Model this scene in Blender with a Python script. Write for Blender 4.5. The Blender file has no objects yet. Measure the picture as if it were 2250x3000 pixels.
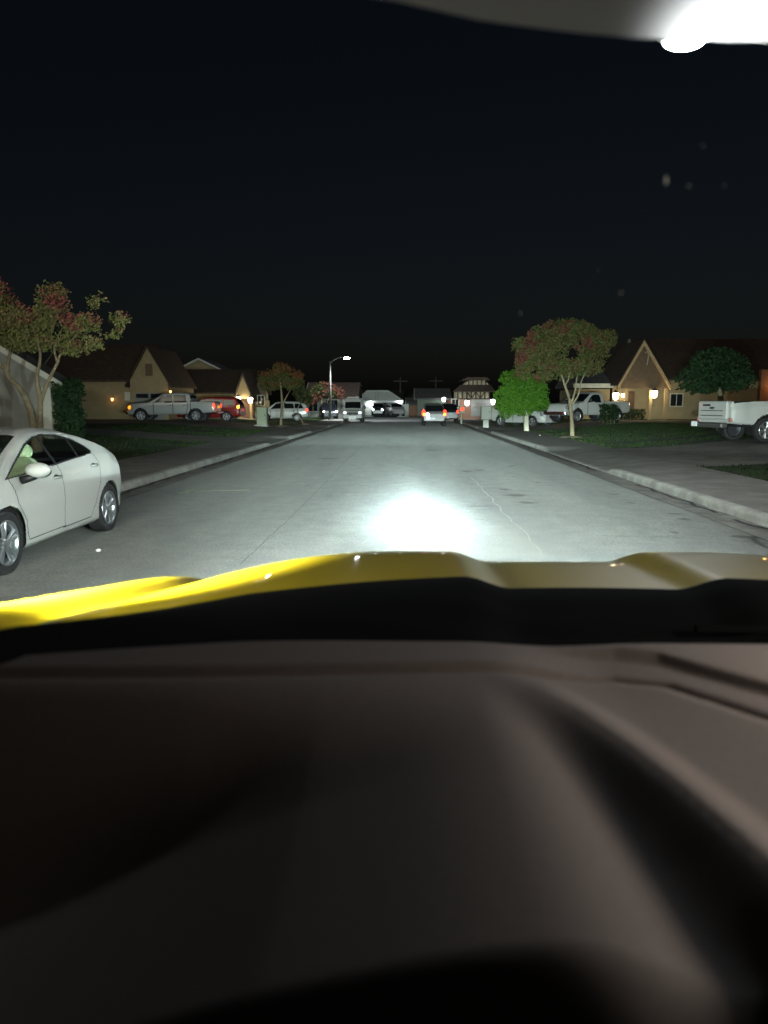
import bpy, math, random
import numpy as np
from mathutils import Vector, Matrix, noise

random.seed(7)
np.random.seed(7)
R = math.radians
scene = bpy.context.scene
col = scene.collection

# ------------------------------------------------------------------ camera
FPX = 2253.0
H = 1.72
PITCH = math.atan(316 / FPX)
YAW = math.atan(60 / FPX)
cam_d = bpy.data.cameras.new("camera")
cam = bpy.data.objects.new("camera", cam_d)
col.objects.link(cam)
cam.location = (0, 0, H)
cam.rotation_euler = (math.pi / 2 - PITCH, 0, YAW)
cam_d.sensor_fit = 'VERTICAL'
cam_d.sensor_height = 7.3
cam_d.lens = 7.3 * FPX / 3000.0
cam_d.clip_start = 0.02
cam_d.clip_end = 3000
cam_d.dof.use_dof = True
cam_d.dof.focus_distance = 10.0
cam_d.dof.aperture_fstop = 0.65
scene.camera = cam
CM = cam.rotation_euler.to_matrix()


def ray(px, py):
    return CM @ Vector(((px - 1125) / FPX, (1500 - py) / FPX, -1.0))


def at(px, py, Y):
    d = ray(px, py)
    return Vector((0, 0, H)) + d * (Y / d.y)


def at_z(px, py, z):
    d = ray(px, py)
    return Vector((0, 0, H)) + d * ((z - H) / d.z)


# ------------------------------------------------------------------ materials
MATS = {}


def mat(name, color, rough=0.7, metal=0.0, var=0.0, scale=8.0, bump=0.0, coat=0.0, color2=None, spec=0.5,
        detail=6.0, bdist=0.02):
    if name in MATS:
        return MATS[name]
    m = bpy.data.materials.new(name)
    m.use_nodes = True
    nt = m.node_tree
    b = nt.nodes["Principled BSDF"]
    c = (*color, 1.0)
    b.inputs["Base Color"].default_value = c
    b.inputs["Roughness"].default_value = rough
    b.inputs["Metallic"].default_value = metal
    b.inputs["Specular IOR Level"].default_value = spec
    b.inputs["Coat Weight"].default_value = coat
    b.inputs["Coat Roughness"].default_value = 0.04
    if var > 0 or color2 or bump > 0:
        tc = nt.nodes.new("ShaderNodeTexCoord")
        n = nt.nodes.new("ShaderNodeTexNoise")
        n.inputs["Scale"].default_value = scale
        n.inputs["Detail"].default_value = detail
        n.inputs["Roughness"].default_value = 0.65
        nt.links.new(tc.outputs["Object"], n.inputs["Vector"])
        if var > 0 or color2:
            rp = nt.nodes.new("ShaderNodeValToRGB")
            lo = [max(0, v * (1 - var)) for v in color]
            hi = list(color2) if color2 else [min(1, v * (1 + var)) for v in color]
            rp.color_ramp.elements[0].position = 0.33
            rp.color_ramp.elements[1].position = 0.68
            rp.color_ramp.elements[0].color = (*lo, 1)
            rp.color_ramp.elements[1].color = (*hi, 1)
            nt.links.new(n.outputs["Fac"], rp.inputs["Fac"])
            nt.links.new(rp.outputs["Color"], b.inputs["Base Color"])
        if bump > 0:
            n2 = nt.nodes.new("ShaderNodeTexNoise")
            n2.inputs["Scale"].default_value = scale * 5
            n2.inputs["Detail"].default_value = 4
            nt.links.new(tc.outputs["Object"], n2.inputs["Vector"])
            bp = nt.nodes.new("ShaderNodeBump")
            bp.inputs["Strength"].default_value = bump
            bp.inputs["Distance"].default_value = bdist
            nt.links.new(n2.outputs["Fac"], bp.inputs["Height"])
            nt.links.new(bp.outputs["Normal"], b.inputs["Normal"])
    MATS[name] = m
    return m


def emit(name, color, strength):
    if name in MATS:
        return MATS[name]
    m = bpy.data.materials.new(name)
    m.use_nodes = True
    nt = m.node_tree
    nt.nodes.remove(nt.nodes["Principled BSDF"])
    e = nt.nodes.new("ShaderNodeEmission")
    e.inputs["Color"].default_value = (*color, 1)
    e.inputs["Strength"].default_value = strength
    nt.links.new(e.outputs[0], nt.nodes["Material Output"].inputs["Surface"])
    MATS[name] = m
    return m


def glass_dark(name, tint=0.30, see=0.5):
    if name in MATS:
        return MATS[name]
    m = bpy.data.materials.new(name)
    m.use_nodes = True
    nt = m.node_tree
    nt.nodes.remove(nt.nodes["Principled BSDF"])
    t = nt.nodes.new("ShaderNodeBsdfTransparent")
    t.inputs[0].default_value = (tint, tint * 1.05, tint * 1.03, 1)
    g = nt.nodes.new("ShaderNodeBsdfGlossy")
    g.inputs["Roughness"].default_value = 0.03
    g.inputs["Color"].default_value = (0.9, 0.95, 1, 1)
    lw = nt.nodes.new("ShaderNodeLayerWeight")
    lw.inputs["Blend"].default_value = 0.5
    pw = nt.nodes.new("ShaderNodeMath")
    pw.operation = 'POWER'
    pw.inputs[1].default_value = 4.0
    nt.links.new(lw.outputs["Facing"], pw.inputs[0])
    fr = nt.nodes.new("ShaderNodeMath")
    fr.operation = 'MULTIPLY_ADD'
    fr.inputs[1].default_value = 0.85
    fr.inputs[2].default_value = 0.05
    nt.links.new(pw.outputs[0], fr.inputs[0])
    mx = nt.nodes.new("ShaderNodeMixShader")
    nt.links.new(fr.outputs[0], mx.inputs[0])
    nt.links.new(t.outputs[0], mx.inputs[1])
    nt.links.new(g.outputs[0], mx.inputs[2])
    nt.links.new(mx.outputs[0], nt.nodes["Material Output"].inputs["Surface"])
    MATS[name] = m
    return m


# ------------------------------------------------------------------ mesh builder
class MB:
    def __init__(self):
        self.v, self.f, self.m = [], [], []

    def add(self, vs, fs, mi=0):
        o = len(self.v)
        self.v.extend(vs)
        for f in fs:
            self.f.append(tuple(o + i for i in f))
            self.m.append(mi)
        return self

    def box(self, x0, x1, y0, y1, z0, z1, mi=0, bev=0.0):
        if bev > 0:
            b = min(bev, (x1 - x0) / 2.5, (y1 - y0) / 2.5, (z1 - z0) / 2.5)
            P = []
            rings = [(z0, b), (z0 + b, 0), (z1 - b, 0), (z1, b)]
            vs = []
            for z, i in rings:
                a0, a1, c0, c1 = x0 + i, x1 - i, y0 + i, y1 - i
                vs += [(a0 + b, c0, z), (a1 - b, c0, z), (a1, c0 + b, z), (a1, c1 - b, z),
                       (a1 - b, c1, z), (a0 + b, c1, z), (a0, c1 - b, z), (a0, c0 + b, z)]
            fs = []
            for r in range(3):
                for k in range(8):
                    k2 = (k + 1) % 8
                    fs.append((r * 8 + k, r * 8 + k2, r * 8 + 8 + k2, r * 8 + 8 + k))
            fs.append(tuple(reversed(range(8))))
            fs.append(tuple(range(24, 32)))
            return self.add(vs, fs, mi)
        vs = [(x0, y0, z0), (x1, y0, z0), (x1, y1, z0), (x0, y1, z0), (x0, y0, z1), (x1, y0, z1), (x1, y1, z1), (x0, y1, z1)]
        fs = [(0, 3, 2, 1), (4, 5, 6, 7), (0, 1, 5, 4), (1, 2, 6, 5), (2, 3, 7, 6), (3, 0, 4, 7)]
        return self.add(vs, fs, mi)

    def prism(self, poly, a0, a1, axis='y', mi=0):
        """poly in the two other axes, extruded along axis."""
        def P(u, w, a):
            return {'x': (a, u, w), 'y': (u, a, w), 'z': (u, w, a)}[axis]
        n = len(poly)
        vs = [P(u, w, a0) for u, w in poly] + [P(u, w, a1) for u, w in poly]
        fs = [tuple(range(n)), tuple(reversed(range(n, 2 * n)))]
        for k in range(n):
            k2 = (k + 1) % n
            fs.append((k, n + k, n + k2, k2))
        return self.add(vs, fs, mi)

    def tube(self, pts, rad, n=8, mi=0, cap=True):
        pts = [Vector(p) for p in pts]
        if not hasattr(rad, '__len__'):
            rad = [rad] * len(pts)
        vs, fs = [], []
        up = Vector((0.03, 1, 0.07))
        for i, p in enumerate(pts):
            d = (pts[min(i + 1, len(pts) - 1)] - pts[max(i - 1, 0)]).normalized()
            a = d.cross(up)
            if a.length < 1e-3:
                a = d.cross(Vector((1, 0, 0)))
            a.normalize()
            b = d.cross(a)
            for k in range(n):
                t = 2 * math.pi * k / n
                vs.append(tuple(p + (a * math.cos(t) + b * math.sin(t)) * rad[i]))
        for i in range(len(pts) - 1):
            for k in range(n):
                k2 = (k + 1) % n
                fs.append((i * n + k, i * n + k2, (i + 1) * n + k2, (i + 1) * n + k))
        if cap:
            fs.append(tuple(reversed(range(n))))
            o = (len(pts) - 1) * n
            fs.append(tuple(range(o, o + n)))
        return self.add(vs, fs, mi)

    def lathe(self, prof, n=24, axis='z', c=(0, 0, 0), mi=0, close=False):
        vs, fs = [], []
        for r, h in prof:
            for k in range(n):
                t = 2 * math.pi * k / n
                u, w = r * math.cos(t), r * math.sin(t)
                p = {'z': (u, w, h), 'y': (u, h, w), 'x': (h, u, w)}[axis]
                vs.append((p[0] + c[0], p[1] + c[1], p[2] + c[2]))
        m = len(prof)
        for i in range(m if close else m - 1):
            j = (i + 1) % m
            for k in range(n):
                k2 = (k + 1) % n
                fs.append((i * n + k, i * n + k2, j * n + k2, j * n + k))
        return self.add(vs, fs, mi)

    def ball(self, c, r, n=10, mi=0):
        if not hasattr(r, '__len__'):
            r = (r, r, r)
        vs, fs = [], []
        for i in range(n + 1):
            a = math.pi * i / n
            for k in range(2 * n):
                t = math.pi * k / n
                vs.append((c[0] + r[0] * math.sin(a) * math.cos(t), c[1] + r[1] * math.sin(a) * math.sin(t), c[2] + r[2] * math.cos(a)))
        for i in range(n):
            for k in range(2 * n):
                k2 = (k + 1) % (2 * n)
                fs.append((i * 2 * n + k, (i + 1) * 2 * n + k, (i + 1) * 2 * n + k2, i * 2 * n + k2))
        return self.add(vs, fs, mi)

    def build(self, name, mats, parent=None, smooth=False, loc=None):
        me = bpy.data.meshes.new(name)
        me.from_pydata([tuple(p) for p in self.v], [], self.f)
        if not isinstance(mats, (list, tuple)):
            mats = [mats]
        for m in mats:
            me.materials.append(m)
        if len(mats) > 1:
            me.polygons.foreach_set("material_index", self.m)
        if smooth:
            me.polygons.foreach_set("use_smooth", [True] * len(me.polygons))
        me.update()
        o = bpy.data.objects.new(name, me)
        col.objects.link(o)
        if parent:
            o.parent = parent
        if loc is not None:
            o.location = loc
        return o


def tag(o, label=None, cat=None, group=None, kind=None):
    if label:
        o["label"] = label
    if cat:
        o["category"] = cat
    if group:
        o["group"] = group
    if kind:
        o["kind"] = kind
    return o


def empty(name, loc=(0, 0, 0), rz=0.0, label=None, cat=None, group=None, parent=None):
    o = bpy.data.objects.new(name, None)
    o.empty_display_size = 0.2
    col.objects.link(o)
    o.location = loc
    o.rotation_euler = (0, 0, rz)
    if parent:
        o.parent = parent
    return tag(o, label, cat, group)


def smoothstep(t):
    t = max(0.0, min(1.0, t))
    return t * t * (3 - 2 * t)


# ------------------------------------------------------------------ terrain
KL, KR = -5.6, 5.1          # kerb faces
SWL, SWR = -8.1, 7.5        # outer edges of the pavements
YEND = 92.0                 # the street meets the cross street


def terr(x, y):
    far = 1 - smoothstep((y - 84) / 8.0)
    if x > 0:
        h = 0.15 + 0.47 * smoothstep((x - SWR) / 7.0) * far
    else:
        h = 0.15 + 0.40 * smoothstep((-x + SWL) / 8.0) * far
    return h


def grid_mesh(name, x0, x1, y0, y1, nx, ny, zf, m, parent=None, smooth=True):
    g = MB()
    for j in range(ny + 1):
        for i in range(nx + 1):
            x = x0 + (x1 - x0) * i / nx
            y = y0 + (y1 - y0) * j / ny
            g.v.append((x, y, zf(x, y)))
    for j in range(ny):
        for i in range(nx):
            a = j * (nx + 1) + i
            g.f.append((a, a + 1, a + nx + 2, a + nx + 1))
            g.m.append(0)
    return g.build(name, m, parent, smooth)


def asphalt_material():
    m = bpy.data.materials.new("asphalt")
    m.use_nodes = True
    nt = m.node_tree
    b = nt.nodes["Principled BSDF"]
    tc = nt.nodes.new("ShaderNodeTexCoord")

    def nz(scale, detail, vec=None):
        n = nt.nodes.new("ShaderNodeTexNoise")
        n.inputs["Scale"].default_value = scale
        n.inputs["Detail"].default_value = detail
        n.inputs["Roughness"].default_value = 0.7
        nt.links.new(vec or tc.outputs["Object"], n.inputs["Vector"])
        return n
    mp = nt.nodes.new("ShaderNodeMapping")
    mp.inputs["Scale"].default_value = (1.0, 0.12, 1)
    nt.links.new(tc.outputs["Object"], mp.inputs["Vector"])
    big = nz(0.8, 5, mp.outputs[0])
    fine = nz(34, 8)
    r1 = nt.nodes.new("ShaderNodeValToRGB")
    r1.color_ramp.elements[0].position, r1.color_ramp.elements[1].position = 0.3, 0.7
    r1.color_ramp.elements[0].color = (0.080, 0.084, 0.083, 1)
    r1.color_ramp.elements[1].color = (0.120, 0.123, 0.118, 1)
    nt.links.new(big.outputs["Fac"], r1.inputs["Fac"])
    r2 = nt.nodes.new("ShaderNodeValToRGB")
    r2.color_ramp.elements[0].position, r2.color_ramp.elements[1].position = 0.32, 0.72
    r2.color_ramp.elements[0].color = (0.48, 0.49, 0.49, 1)
    r2.color_ramp.elements[1].color = (1.52, 1.51, 1.48, 1)
    nt.links.new(fine.outputs["Fac"], r2.inputs["Fac"])
    mx = nt.nodes.new("ShaderNodeMix")
    mx.data_type = 'RGBA'
    mx.blend_type = 'MULTIPLY'
    mx.inputs[0].default_value = 1
    nt.links.new(r1.outputs[0], mx.inputs[6])
    nt.links.new(r2.outputs[0], mx.inputs[7])
    mid = nz(2.6, 6)
    r3 = nt.nodes.new("ShaderNodeValToRGB")
    r3.color_ramp.elements[0].position, r3.color_ramp.elements[1].position = 0.35, 0.65
    r3.color_ramp.elements[0].color = (0.84, 0.84, 0.85, 1)
    r3.color_ramp.elements[1].color = (1.12, 1.12, 1.10, 1)
    nt.links.new(mid.outputs["Fac"], r3.inputs["Fac"])
    mx2 = nt.nodes.new("ShaderNodeMix")
    mx2.data_type = 'RGBA'
    mx2.blend_type = 'MULTIPLY'
    mx2.inputs[0].default_value = 1
    nt.links.new(mx.outputs[2], mx2.inputs[6])
    nt.links.new(r3.outputs[0], mx2.inputs[7])
    nt.links.new(mx2.outputs[2], b.inputs["Base Color"])
    b.inputs["Roughness"].default_value = 0.85
    b.inputs["Specular IOR Level"].default_value = 0.2
    b.inputs["Diffuse Roughness"].default_value = 1.0
    bp = nt.nodes.new("ShaderNodeBump")
    bp.inputs["Strength"].default_value = 0.35
    bp.inputs["Distance"].default_value = 0.01
    nt.links.new(fine.outputs["Fac"], bp.inputs["Height"])
    nt.links.new(bp.outputs[0], b.inputs["Normal"])
    return m


M_asphalt = asphalt_material()
M_conc = mat("pavement_concrete", (0.19, 0.185, 0.165), 0.9, var=0.25, scale=1.6, bump=0.3)
M_kerb = mat("kerb_concrete", (0.30, 0.30, 0.27), 0.9, var=0.35, scale=2.2, bump=0.3)
M_gutter = mat("gutter_concrete", (0.17, 0.168, 0.15), 0.9, var=0.4, scale=2.5, bump=0.2)
M_lawn = mat("lawn_soil", (0.020, 0.036, 0.012), 1.0, var=0.5, scale=1.2, bump=0.8)
M_ground = mat("dry_ground", (0.045, 0.042, 0.035), 1.0, var=0.3, scale=0.3)
M_crack = mat("tar_crack", (0.034, 0.035, 0.034), 0.9)
M_stain = mat("damp_stain", (0.027, 0.027, 0.025), 0.9, var=0.3, scale=6)
M_paint = mat("worn_road_paint", (0.26, 0.27, 0.15), 0.8, var=0.35, scale=9)

o = grid_mesh("ground", -600, 600, -60, 900, 12, 12, lambda x, y: -0.06, M_ground)
tag(o, kind="structure")
o = grid_mesh("road", KL - 0.02, KR + 0.02, -12, YEND, 10, 60, lambda x, y: 0.035 * (1 - ((x + 0.25) / 5.4) ** 2), M_asphalt)
tag(o, kind="structure")
o = grid_mesh("cross_street", -120, 120, YEND, YEND + 10, 4, 4, lambda x, y: 0.002, M_asphalt)
tag(o, kind="structure")


def lawn(name, x0, x1, y0, y1):
    nx, ny = max(4, int((x1 - x0) / 0.8)), max(4, int((y1 - y0) / 1.0))
    return tag(grid_mesh(name, x0, x1, y0, y1, nx, ny,
                         lambda x, y: terr(x, y) + 0.02 * noise.noise((x * 0.9, y * 0.9, 0)), M_lawn), kind="structure")


DRIVE_R = [(19.8, 28.0), (46.5, 55.0), (71.0, 76.0)]
DRIVE_L = [(-2.0, 4.0), (32.5, 37.5), (47.0, 57.0), (64.5, 70.0)]


def spans(drives, y0, y1):
    out, a = [], y0
    for d0, d1 in drives:
        if d0 > a:
            out.append((a, d0))
        a = d1
    out.append((a, y1))
    return [(p, q) for p, q in out if q - p > 0.3]


for (a, b) in spans(DRIVE_R, -12, YEND - 1):
    lawn("lawn", SWR, 60, a, b)
for (a, b) in spans(DRIVE_L, -12, YEND - 1):
    lawn("lawn", -60, SWL, a, b)
for (a, b) in DRIVE_R:
    tag(grid_mesh("driveway", SWR, 60, a, b, 60, 6, lambda x, y: terr(x, y) - 0.012, M_conc), kind="structure")
for (a, b) in DRIVE_L:
    tag(grid_mesh("driveway", -60, SWL, a, b, 60, 6, lambda x, y: terr(x, y) - 0.012, M_conc), kind="structure")
o = lawn("lawn", -60, 60, YEND + 10.2, YEND + 40)
o["kind"] = "structure"


def kerb_h(drives, y):
    h = 0.15
    for d0, d1 in drives:
        e = 0.9
        t = min((y - (d0 - e)) / e, ((d1 + e) - y) / e)
        h = min(h, 0.15 - 0.125 * smoothstep(t))
    return h


def kerb_strip(xf, side, drives):
    """kerb, with a rounded top edge, dropped at the drives; pavement behind it slopes down to meet the drop"""
    k, p, g = MB(), MB(), MB()
    ys = [-12 + 0.3 * i for i in range(int((YEND - 0.6 + 12) / 0.3) + 1)]
    def row(mb, prof_fn, n):
        for j, y in enumerate(ys):
            wob = 0.012 * noise.noise((y * 0.7, xf, 0))
            for (dx, z) in prof_fn(y):
                mb.v.append((xf + side * (dx + wob), y, z))
        for j in range(len(ys) - 1):
            for i in range(n - 1):
                a = j * n + i
                q = (a, a + 1, a + n + 1, a + n)
                mb.f.append(q if side > 0 else tuple(reversed(q)))
                mb.m.append(0)
    def kp(y):
        h = kerb_h(drives, y)
        return [(-0.004, -0.02), (0.0, h * 0.55), (0.012, h * 0.86), (0.04, h), (0.165, h + 0.004)]
    def pp(y):
        h = kerb_h(drives, y)
        w = abs((SWR if side > 0 else SWL) - xf)
        out = []
        for i in range(9):
            t = i / 8
            dx = 0.165 + (w - 0.165) * t
            z = (h + 0.001) * (1 - smoothstep(t * 1.4)) + 0.148 * smoothstep(t * 1.4)
            out.append((dx, z))
        return out
    def gp(y):
        return [(-0.52, 0.010 + 0.002), (-0.50, 0.014), (-0.25, 0.008), (-0.02, 0.006), (0.01, 0.006)]
    row(k, kp, 5)
    row(p, pp, 9)
    row(g, gp, 5)
    tag(k.build("kerb", M_kerb, smooth=True), kind="structure")
    tag(p.build("pavement", M_conc, smooth=True), kind="structure")
    tag(g.build("gutter", M_gutter, smooth=True), kind="structure")
    # joints and the dark lip between asphalt and gutter
    j = MB()
    for y in np.arange(-10, YEND - 2, 3.05):
        x0, x1 = sorted((xf + side * 0.17, xf + side * (abs((SWR if side > 0 else SWL) - xf) - 0.02)))
        n = 6
        for i in range(n):
            xa, xb = x0 + (x1 - x0) * i / n, x0 + (x1 - x0) * (i + 1) / n
            def zz(x):
                h = kerb_h(drives, y)
                t = (abs(x - xf) - 0.165) / (abs((SWR if side > 0 else SWL) - xf) - 0.165)
                return (h + 0.001) * (1 - smoothstep(t * 1.4)) + 0.148 * smoothstep(t * 1.4) + 0.004
            j.add([(xa, y, zz(xa)), (xb, y, zz(xb)), (xb, y + 0.02, zz(xb)), (xa, y + 0.02, zz(xa))], [(0, 1, 2, 3)])
    tag(j.build("pavement_joints", M_crack), kind="structure")


kerb_strip(KL, -1, DRIVE_L)
kerb_strip(KR, 1, DRIVE_R)


def zroad(x):
    return 0.035 * (1 - ((x + 0.25) / 5.4) ** 2)


def ribbon(mb, pts, w, lift=0.004, wob=0.02, step=0.25):
    P = [Vector((p[0], p[1], 0)) for p in pts]
    dense = []
    for a, b in zip(P, P[1:]):
        n = max(1, int((b - a).length / step))
        for i in range(n):
            dense.append(a.lerp(b, i / n))
    dense.append(P[-1])
    o0 = len(mb.v)
    for i, p in enumerate(dense):
        d = (dense[min(i + 1, len(dense) - 1)] - dense[max(i - 1, 0)]).normalized()
        nrm = Vector((-d.y, d.x, 0))
        q = p + nrm * wob * 2 * noise.noise((p.x * 1.7, p.y * 1.7, 3))
        ww = w * (0.6 + 0.8 * abs(noise.noise((p.x * 3, p.y * 3, 9))))
        for s in (-1, 1):
            v = q + nrm * s * ww / 2
            mb.v.append((v.x, v.y, zroad(v.x) + lift))
    for i in range(len(dense) - 1):
        a = o0 + 2 * i
        mb.f.append((a, a + 1, a + 3, a + 2))
        mb.m.append(0)


def gp(px, py):
    p = at_z(px, py, 0.02)
    return (p.x, p.y)


def blot(mb, x, y, rx, ry, lift=0.005, seed=0):
    n = 18
    vs = [(x, y, zroad(x) + lift)]
    for k in range(n):
        t = 2 * math.pi * k / n
        r = 0.55 + 0.9 * abs(noise.noise((math.cos(t) * 1.5 + seed, math.sin(t) * 1.5, seed * 1.3)))
        vx = x + rx * r * math.cos(t)
        vs.append((vx, y + ry * r * math.sin(t), zroad(vx) + lift))
    mb.add(vs, [(0, 1 + k, 1 + (k + 1) % n) for k in range(n)])


c = MB()
ribbon(c, [gp(700, 1660), gp(830, 1540), gp(930, 1440), gp(1005, 1360)], 0.02)            # long seam left of centre
ribbon(c, [gp(1005, 1360), gp(1080, 1290)], 0.03)
ribbon(c, [gp(620, 1412 + 20), gp(1100, 1432)], 0.016, wob=0.03)
ribbon(c, [gp(350, 1545), gp(760, 1540), gp(1100, 1541)], 0.02, wob=0.04)
ribbon(c, [gp(1760, 1570), gp(2100, 1580), gp(2250, 1590)], 0.03, wob=0.05)
ribbon(c, [gp(1715, 1435), gp(1860, 1472)], 0.02, wob=0.05)
tag(c.build("road_cracks", M_crack), kind="structure")
c = MB()
ribbon(c, [gp(1598, 1640), gp(1530, 1560), gp(1490, 1515), gp(1420, 1440), gp(1380, 1400)], 0.022, wob=0.04)
tag(c.build("road_patch_line", mat("pale_crack_filler", (0.14, 0.14, 0.135), 0.8, var=0.4, scale=5)), kind="structure")
c = MB()
for i, (px, py, rx, ry) in enumerate([(1365, 1383, .16, .25), (1405, 1379, .18, .2), (1480, 1436, .16, .2), (1510, 1453, .25, .28),
                                      (1545, 1475, .18, .2), (1410, 1486, .26, .09), (1575, 1415, .10, .12), (1795, 1447, .2, .12),
                                      (1850, 1473, .14, .1), (1268, 1320, .42, .35), (1975, 1560, .09, .1), (2005, 1520, .12, .15),
                                      (2185, 1572, .30, .14), (2060, 1507, .12, .1), (1985, 1504, .2, .1), (2110, 1520, .1, .1),
                                      (960, 1345, .5, .2), (1500, 1365, .12, .2)]):
    p = gp(px, py)
    blot(c, p[0], p[1], rx, ry, seed=i)
tag(c.build("oil_stains", M_stain), kind="structure")
c = MB()
ribbon(c, [gp(2190, 1572), gp(2225, 1590), gp(2260, 1612)], 0.10, wob=0.08)
for (ya, yb) in [(9.6, 11.5), (12.2, 16.5), (20.0, 27.5), (30, 34)]:
    ribbon(c, [(KR - 0.16, ya), (KR - 0.10, (ya + yb) / 2), (KR - 0.13, yb)], 0.11, lift=0.014, wob=0.06)
for (ya, yb) in [(8, 19), (20.5, 24.5), (26, 33), (35, 46)]:
    ribbon(c, [(KL + 0.13, ya), (KL + 0.2, (ya + yb) / 2), (KL + 0.12, yb)], 0.12, lift=0.014, wob=0.07)
for (ya, yb) in [(6, 50)]:
    ribbon(c, [(KL + 0.54, ya), (KL + 0.54, yb)], 0.035, lift=0.016, wob=0.01)
    ribbon(c, [(KR - 0.54, ya), (KR - 0.54, yb)], 0.03, lift=0.016, wob=0.01)
tag(c.build("damp_gutter_dirt", M_stain), kind="structure")
c = MB()
ribbon(c, [gp(545, 1439), gp(730, 1437)], 0.09, wob=0.01)
ribbon(c, [gp(535, 1445), gp(565, 1434)], 0.22, lift=0.006, wob=0.0)
tag(c.build("road_marking", M_paint), kind="structure")


# ------------------------------------------------------------------ grass
def grass(name, rects, n, hmin, hmax):
    g = MB()
    tot = sum((x1 - x0) * (y1 - y0) for x0, x1, y0, y1 in rects)
    for x0, x1, y0, y1 in rects:
        k = int(n * (x1 - x0) * (y1 - y0) / tot)
        for _ in range(k):
            x, y = random.uniform(x0, x1), random.uniform(y0, y1)
            if noise.noise((x * 0.5, y * 0.5, 5)) < -0.28:
                continue
            z = terr(x, y) - 0.015
            h = random.uniform(hmin, hmax)
            a = random.uniform(0, 6.283)
            w = 0.018
            dx, dy = math.cos(a) * w, math.sin(a) * w
            lx, ly = random.uniform(-.04, .04), random.uniform(-.04, .04)
            mi = 0 if random.random() < 0.65 else 1
            g.add([(x - dx, y - dy, z), (x + dx, y + dy, z), (x + lx, y + ly, z + h)], [(0, 1, 2)], mi)
    o = g.build(name, [mat("grass_blade", (0.017, 0.044, 0.010), 0.9, spec=0.1), mat("grass_blade_dry", (0.03, 0.038, 0.013), 0.9, spec=0.1)])
    return tag(o, kind="stuff")


grass("grass", [(SWR - 0.06, 12, 12.0, 19.8), (SWR - 0.06, 16, 28.0, 46.5), (SWR - 0.06, 14, 55, 71)], 26000, 0.04, 0.09)
grass("grass", [(-14, SWL + 0.06, 4, 32.5), (-16, SWL + 0.06, 37.5, 47), (-14, SWL + .06, 57, 64.5), (-13, SWL + .06, 70, 88)], 26000, 0.04, 0.09)


# ------------------------------------------------------------------ vehicles
def interp(tab, x):
    xs = [p[0] for p in tab]
    ys = [p[1] for p in tab]
    return np.interp(x, xs, ys)


def in_poly(px, pz, poly):
    inside = np.zeros(px.shape, bool)
    n = len(poly)
    for i in range(n):
        x0, z0 = poly[i]
        x1, z1 = poly[(i + 1) % n]
        cond = ((z0 > pz) != (z1 > pz))
        with np.errstate(divide='ignore', invalid='ignore'):
            xi = (x1 - x0) * (pz - z0) / (z1 - z0 + 1e-12) + x0
        inside ^= cond & (px < xi)
    return inside


def seg_dist(px, pz, line):
    d = np.full(px.shape, 1e9)
    for (x0, z0), (x1, z1) in zip(line, line[1:]):
        vx, vz = x1 - x0, z1 - z0
        t = np.clip(((px - x0) * vx + (pz - z0) * vz) / (vx * vx + vz * vz + 1e-12), 0, 1)
        d = np.minimum(d, np.hypot(px - x0 - t * vx, pz - z0 - t * vz))
    return d


def rounded(tab, step, it):
    xs = np.arange(tab[0][0], tab[-1][0] + 1e-6, step)
    ys = interp(tab, xs)
    for _ in range(it):
        y2 = ys.copy()
        y2[1:-1] = 0.25 * ys[:-2] + 0.5 * ys[1:-1] + 0.25 * ys[2:]
        ys = y2
    return list(zip(xs, ys))


M_tyre = mat("tyre_rubber", (0.02, 0.02, 0.021), 0.85, bump=0.2, scale=20)
M_rim = mat("alloy_rim", (0.62, 0.64, 0.66), 0.28, metal=0.9)
M_blackp = mat("black_trim", (0.012, 0.012, 0.013), 0.5)
M_well = mat("wheel_well", (0.006, 0.006, 0.006), 0.95)
M_wglass = glass_dark("car_glass", 0.93)
M_wglass_far = mat("car_glass_far", (0.008, 0.010, 0.011), 0.06, spec=0.6)
M_chrome = mat("chrome", (0.75, 0.76, 0.78), 0.15, metal=1.0)
M_plate = mat("number_plate", (0.85, 0.85, 0.85), 0.5)


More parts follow.
